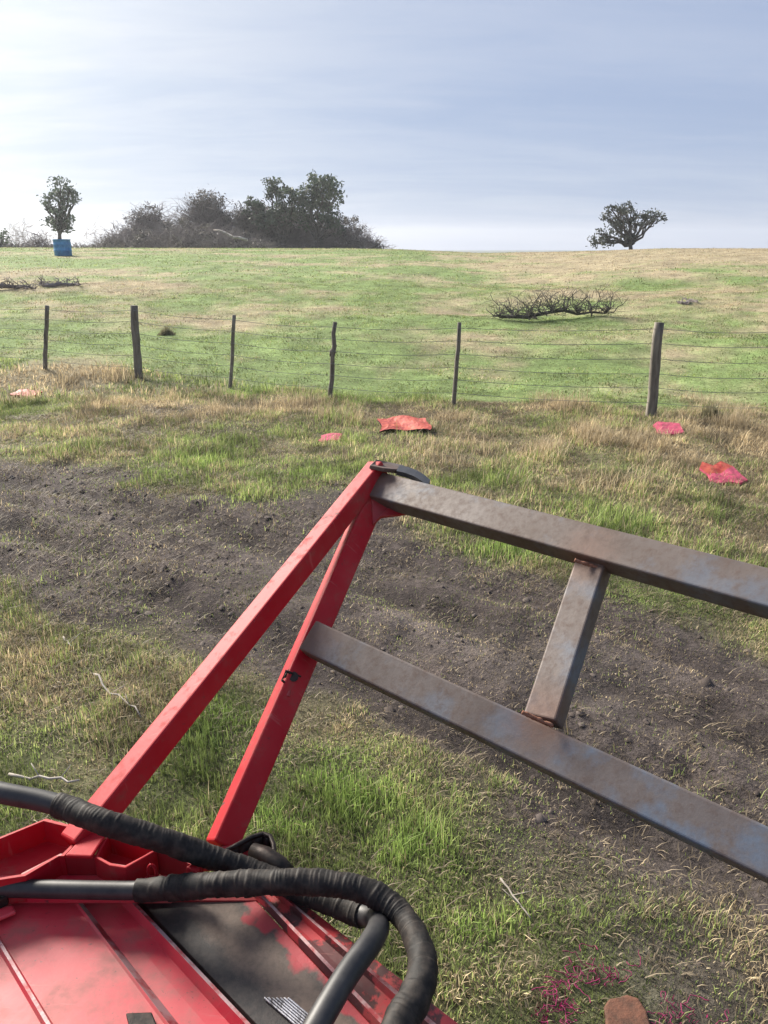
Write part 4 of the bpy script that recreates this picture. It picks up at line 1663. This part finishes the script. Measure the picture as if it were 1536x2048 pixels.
# black clamp bracket with a folded lip right of the strut foot
mb = MB()
arc = [(452, 1702), (478, 1688), (504, 1674), (526, 1667), (541, 1672), (548, 1690), (549, 1712), (556, 1728)]
pts = [PZ(a, b, 1.045 + 0.0 * i) for i, (a, b) in enumerate(arc)]
for i in range(len(pts) - 1):
    a, b = pts[i], pts[i + 1]
    dn = Vector((0, 0, -0.05))
    th = Vector((0, -0.006, 0))
    mb.add([a, b, b + dn, a + dn, a + th, b + th, b + dn + th, a + dn + th], [(3, 2, 1, 0), (4, 5, 6, 7), (0, 1, 5, 4), (1, 2, 6, 5), (2, 3, 7, 6), (3, 0, 4, 7)])
mb.tube([p + Vector((0, -0.003, 0.002)) for p in pts], 0.005, 8)
mb.build('clamp', M_iron, imp, smooth=True)
box_between('clamp_plate', [PZ(452, 1712, 1.02), PZ(505, 1682, 1.02), PZ(540, 1690, 1.02), PZ(545, 1722, 1.02), PZ(470, 1728, 1.02)], 0.006, M_reddark)
mb = MB()
mb.tube([PZ(505, 1700, 1.05), PZ(530, 1712, 1.05), PZ(560, 1732, 1.05), PZ(578, 1748, 1.04)], [0.014, 0.018, 0.018, 0.015], 12)
mb.build('hose_fitting', M_iron, imp, smooth=True)


# ------------------------------------------------------------------ hydraulic hoses
def catmull(P_, per=24):
    out_ = []
    n = len(P_)
    for i in range(n - 1):
        p0, p1, p2, p3 = P_[max(i - 1, 0)], P_[i], P_[i + 1], P_[min(i + 2, n - 1)]
        for k in range(per):
            t = k / per
            out_.append(0.5 * ((2 * p1) + (p2 - p0) * t + (2 * p0 - 5 * p1 + 4 * p2 - p3) * t * t + (3 * p1 - p0 - 3 * p2 + p3) * t ** 3))
    out_.append(P_[-1])
    return out_


def resample(P_, step):
    d = [0]
    for i in range(1, len(P_)):
        d.append(d[-1] + (P_[i] - P_[i - 1]).length)
    L = d[-1]
    n = max(2, int(L / step))
    out_, j = [], 0
    for k in range(n + 1):
        s_ = L * k / n
        while j < len(d) - 2 and d[j + 1] < s_:
            j += 1
        f_ = (s_ - d[j]) / max(1e-9, d[j + 1] - d[j])
        out_.append(P_[j].lerp(P_[j + 1], f_))
    return out_, L


def hose(name, path, r_in, sleeves, label):
    """path: (px, py, z). sleeves: (start frac, end frac, radius, pitch, depth)"""
    P_ = [PZ(a, b, z) for a, b, z in path]
    C_, L = resample(catmull(P_), 0.003)
    root = empty(name, C_[0], label, 'hose')
    mb = MB()
    mb.tube(C_[::2], r_in, 20)
    mb.build('hose_body', M_rubber, root, smooth=True)
    n = len(C_)
    for (a, b, r, pitch, dep) in sleeves:
        ca_ = catmull(P_)
        seg = resample(ca_[int(a * 24):int(b * 24) + 1], 0.0016)[0]
        rnd = random.Random(int(a * 100))
        amp = [rnd.uniform(0.25, 1.6) for _ in range(400)]

        def mod(Ls, ang, rr, pitch=pitch, dep=dep, amp=amp):
            q = Ls / pitch + ang / (2 * math.pi) + 0.5 * math.sin(Ls * 61) + 0.35 * math.sin(Ls * 143 + 1) + 0.12 * math.sin(3 * ang + Ls * 90)
            f_ = q - math.floor(q)
            return dep * amp[int(q) % 400] * (min(1.0, f_ * 7) * (1 - 0.55 * f_)) - dep * 0.5 + 0.0007 * math.sin(ang * 2 + Ls * 55) + 0.0005 * math.sin(ang * 5 - Ls * 130)
        mb = MB()
        mb.tube(seg, r, 24, True, 0, mod)
        mb.build('spiral_wrap', M_wrap, root, smooth=True)
    return root, C_, L


hose('hydraulic_hose', [(-260, 1560, 1.22), (-100, 1562, 1.22), (0, 1585, 1.21), (110, 1608, 1.195), (210, 1645, 1.185), (330, 1682, 1.140), (440, 1721, 1.085), (560, 1764, 1.047), (640, 1797, 1.040), (702, 1822, 1.043),
                        (738, 1834, 1.055), (757, 1850, 1.085), (742, 1884, 1.12), (694, 1950, 1.13), (636, 2048, 1.13), (585, 2150, 1.12), (540, 2300, 1.05)],
     0.0188, [(3.05, 9.6, 0.0215, 0.0075, 0.0014)], 'upper black hydraulic hose that hooks back over the deck at its end')
hose('hydraulic_hose', [(-260, 1776, 1.062), (-100, 1776, 1.062), (0, 1776, 1.062), (130, 1779, 1.064), (270, 1781, 1.068), (340, 1776, 1.082), (440, 1769, 1.105), (560, 1764, 1.118), (650, 1766, 1.118), (735, 1783, 1.112),
                        (800, 1826, 1.10), (836, 1886, 1.10), (846, 1940, 1.10), (828, 1998, 1.10), (798, 2050, 1.10), (760, 2140, 1.09), (720, 2280, 1.05)],
     0.0158, [(4.05, 5.1, 0.0195, 0.06, 0.001), (5.0, 10.75, 0.0212, 0.0068, 0.0019), (10.7, 12.0, 0.0224, 0.020, 0.0016), (11.95, 16.0, 0.0245, 0.014, 0.0014)],
     'lower black hydraulic hose lying across the red deck and curling round at the right')


# ------------------------------------------------------------------ thin morning haze
m = bpy.data.materials.new('haze_air')
m.use_nodes = True
t = m.node_tree
t.nodes.clear()
pv = t.nodes.new('ShaderNodeVolumePrincipled')
pv.inputs['Color'].default_value = (0.92, 0.95, 1.0, 1)
pv.inputs['Density'].default_value = 0.00055
pv.inputs['Anisotropy'].default_value = 0.35
mo = t.nodes.new('ShaderNodeOutputMaterial')
t.links.new(pv.outputs[0], mo.inputs['Volume'])
mb = MB()
mb.box((0, 0, 12.0 - 2.0), 1860, 1860, 28.0)
o = mb.build('haze', m)
tag(o, 'thin pale haze in the air over the paddock', 'haze', kind='stuff')
SC.cycles.volume_bounces = 0
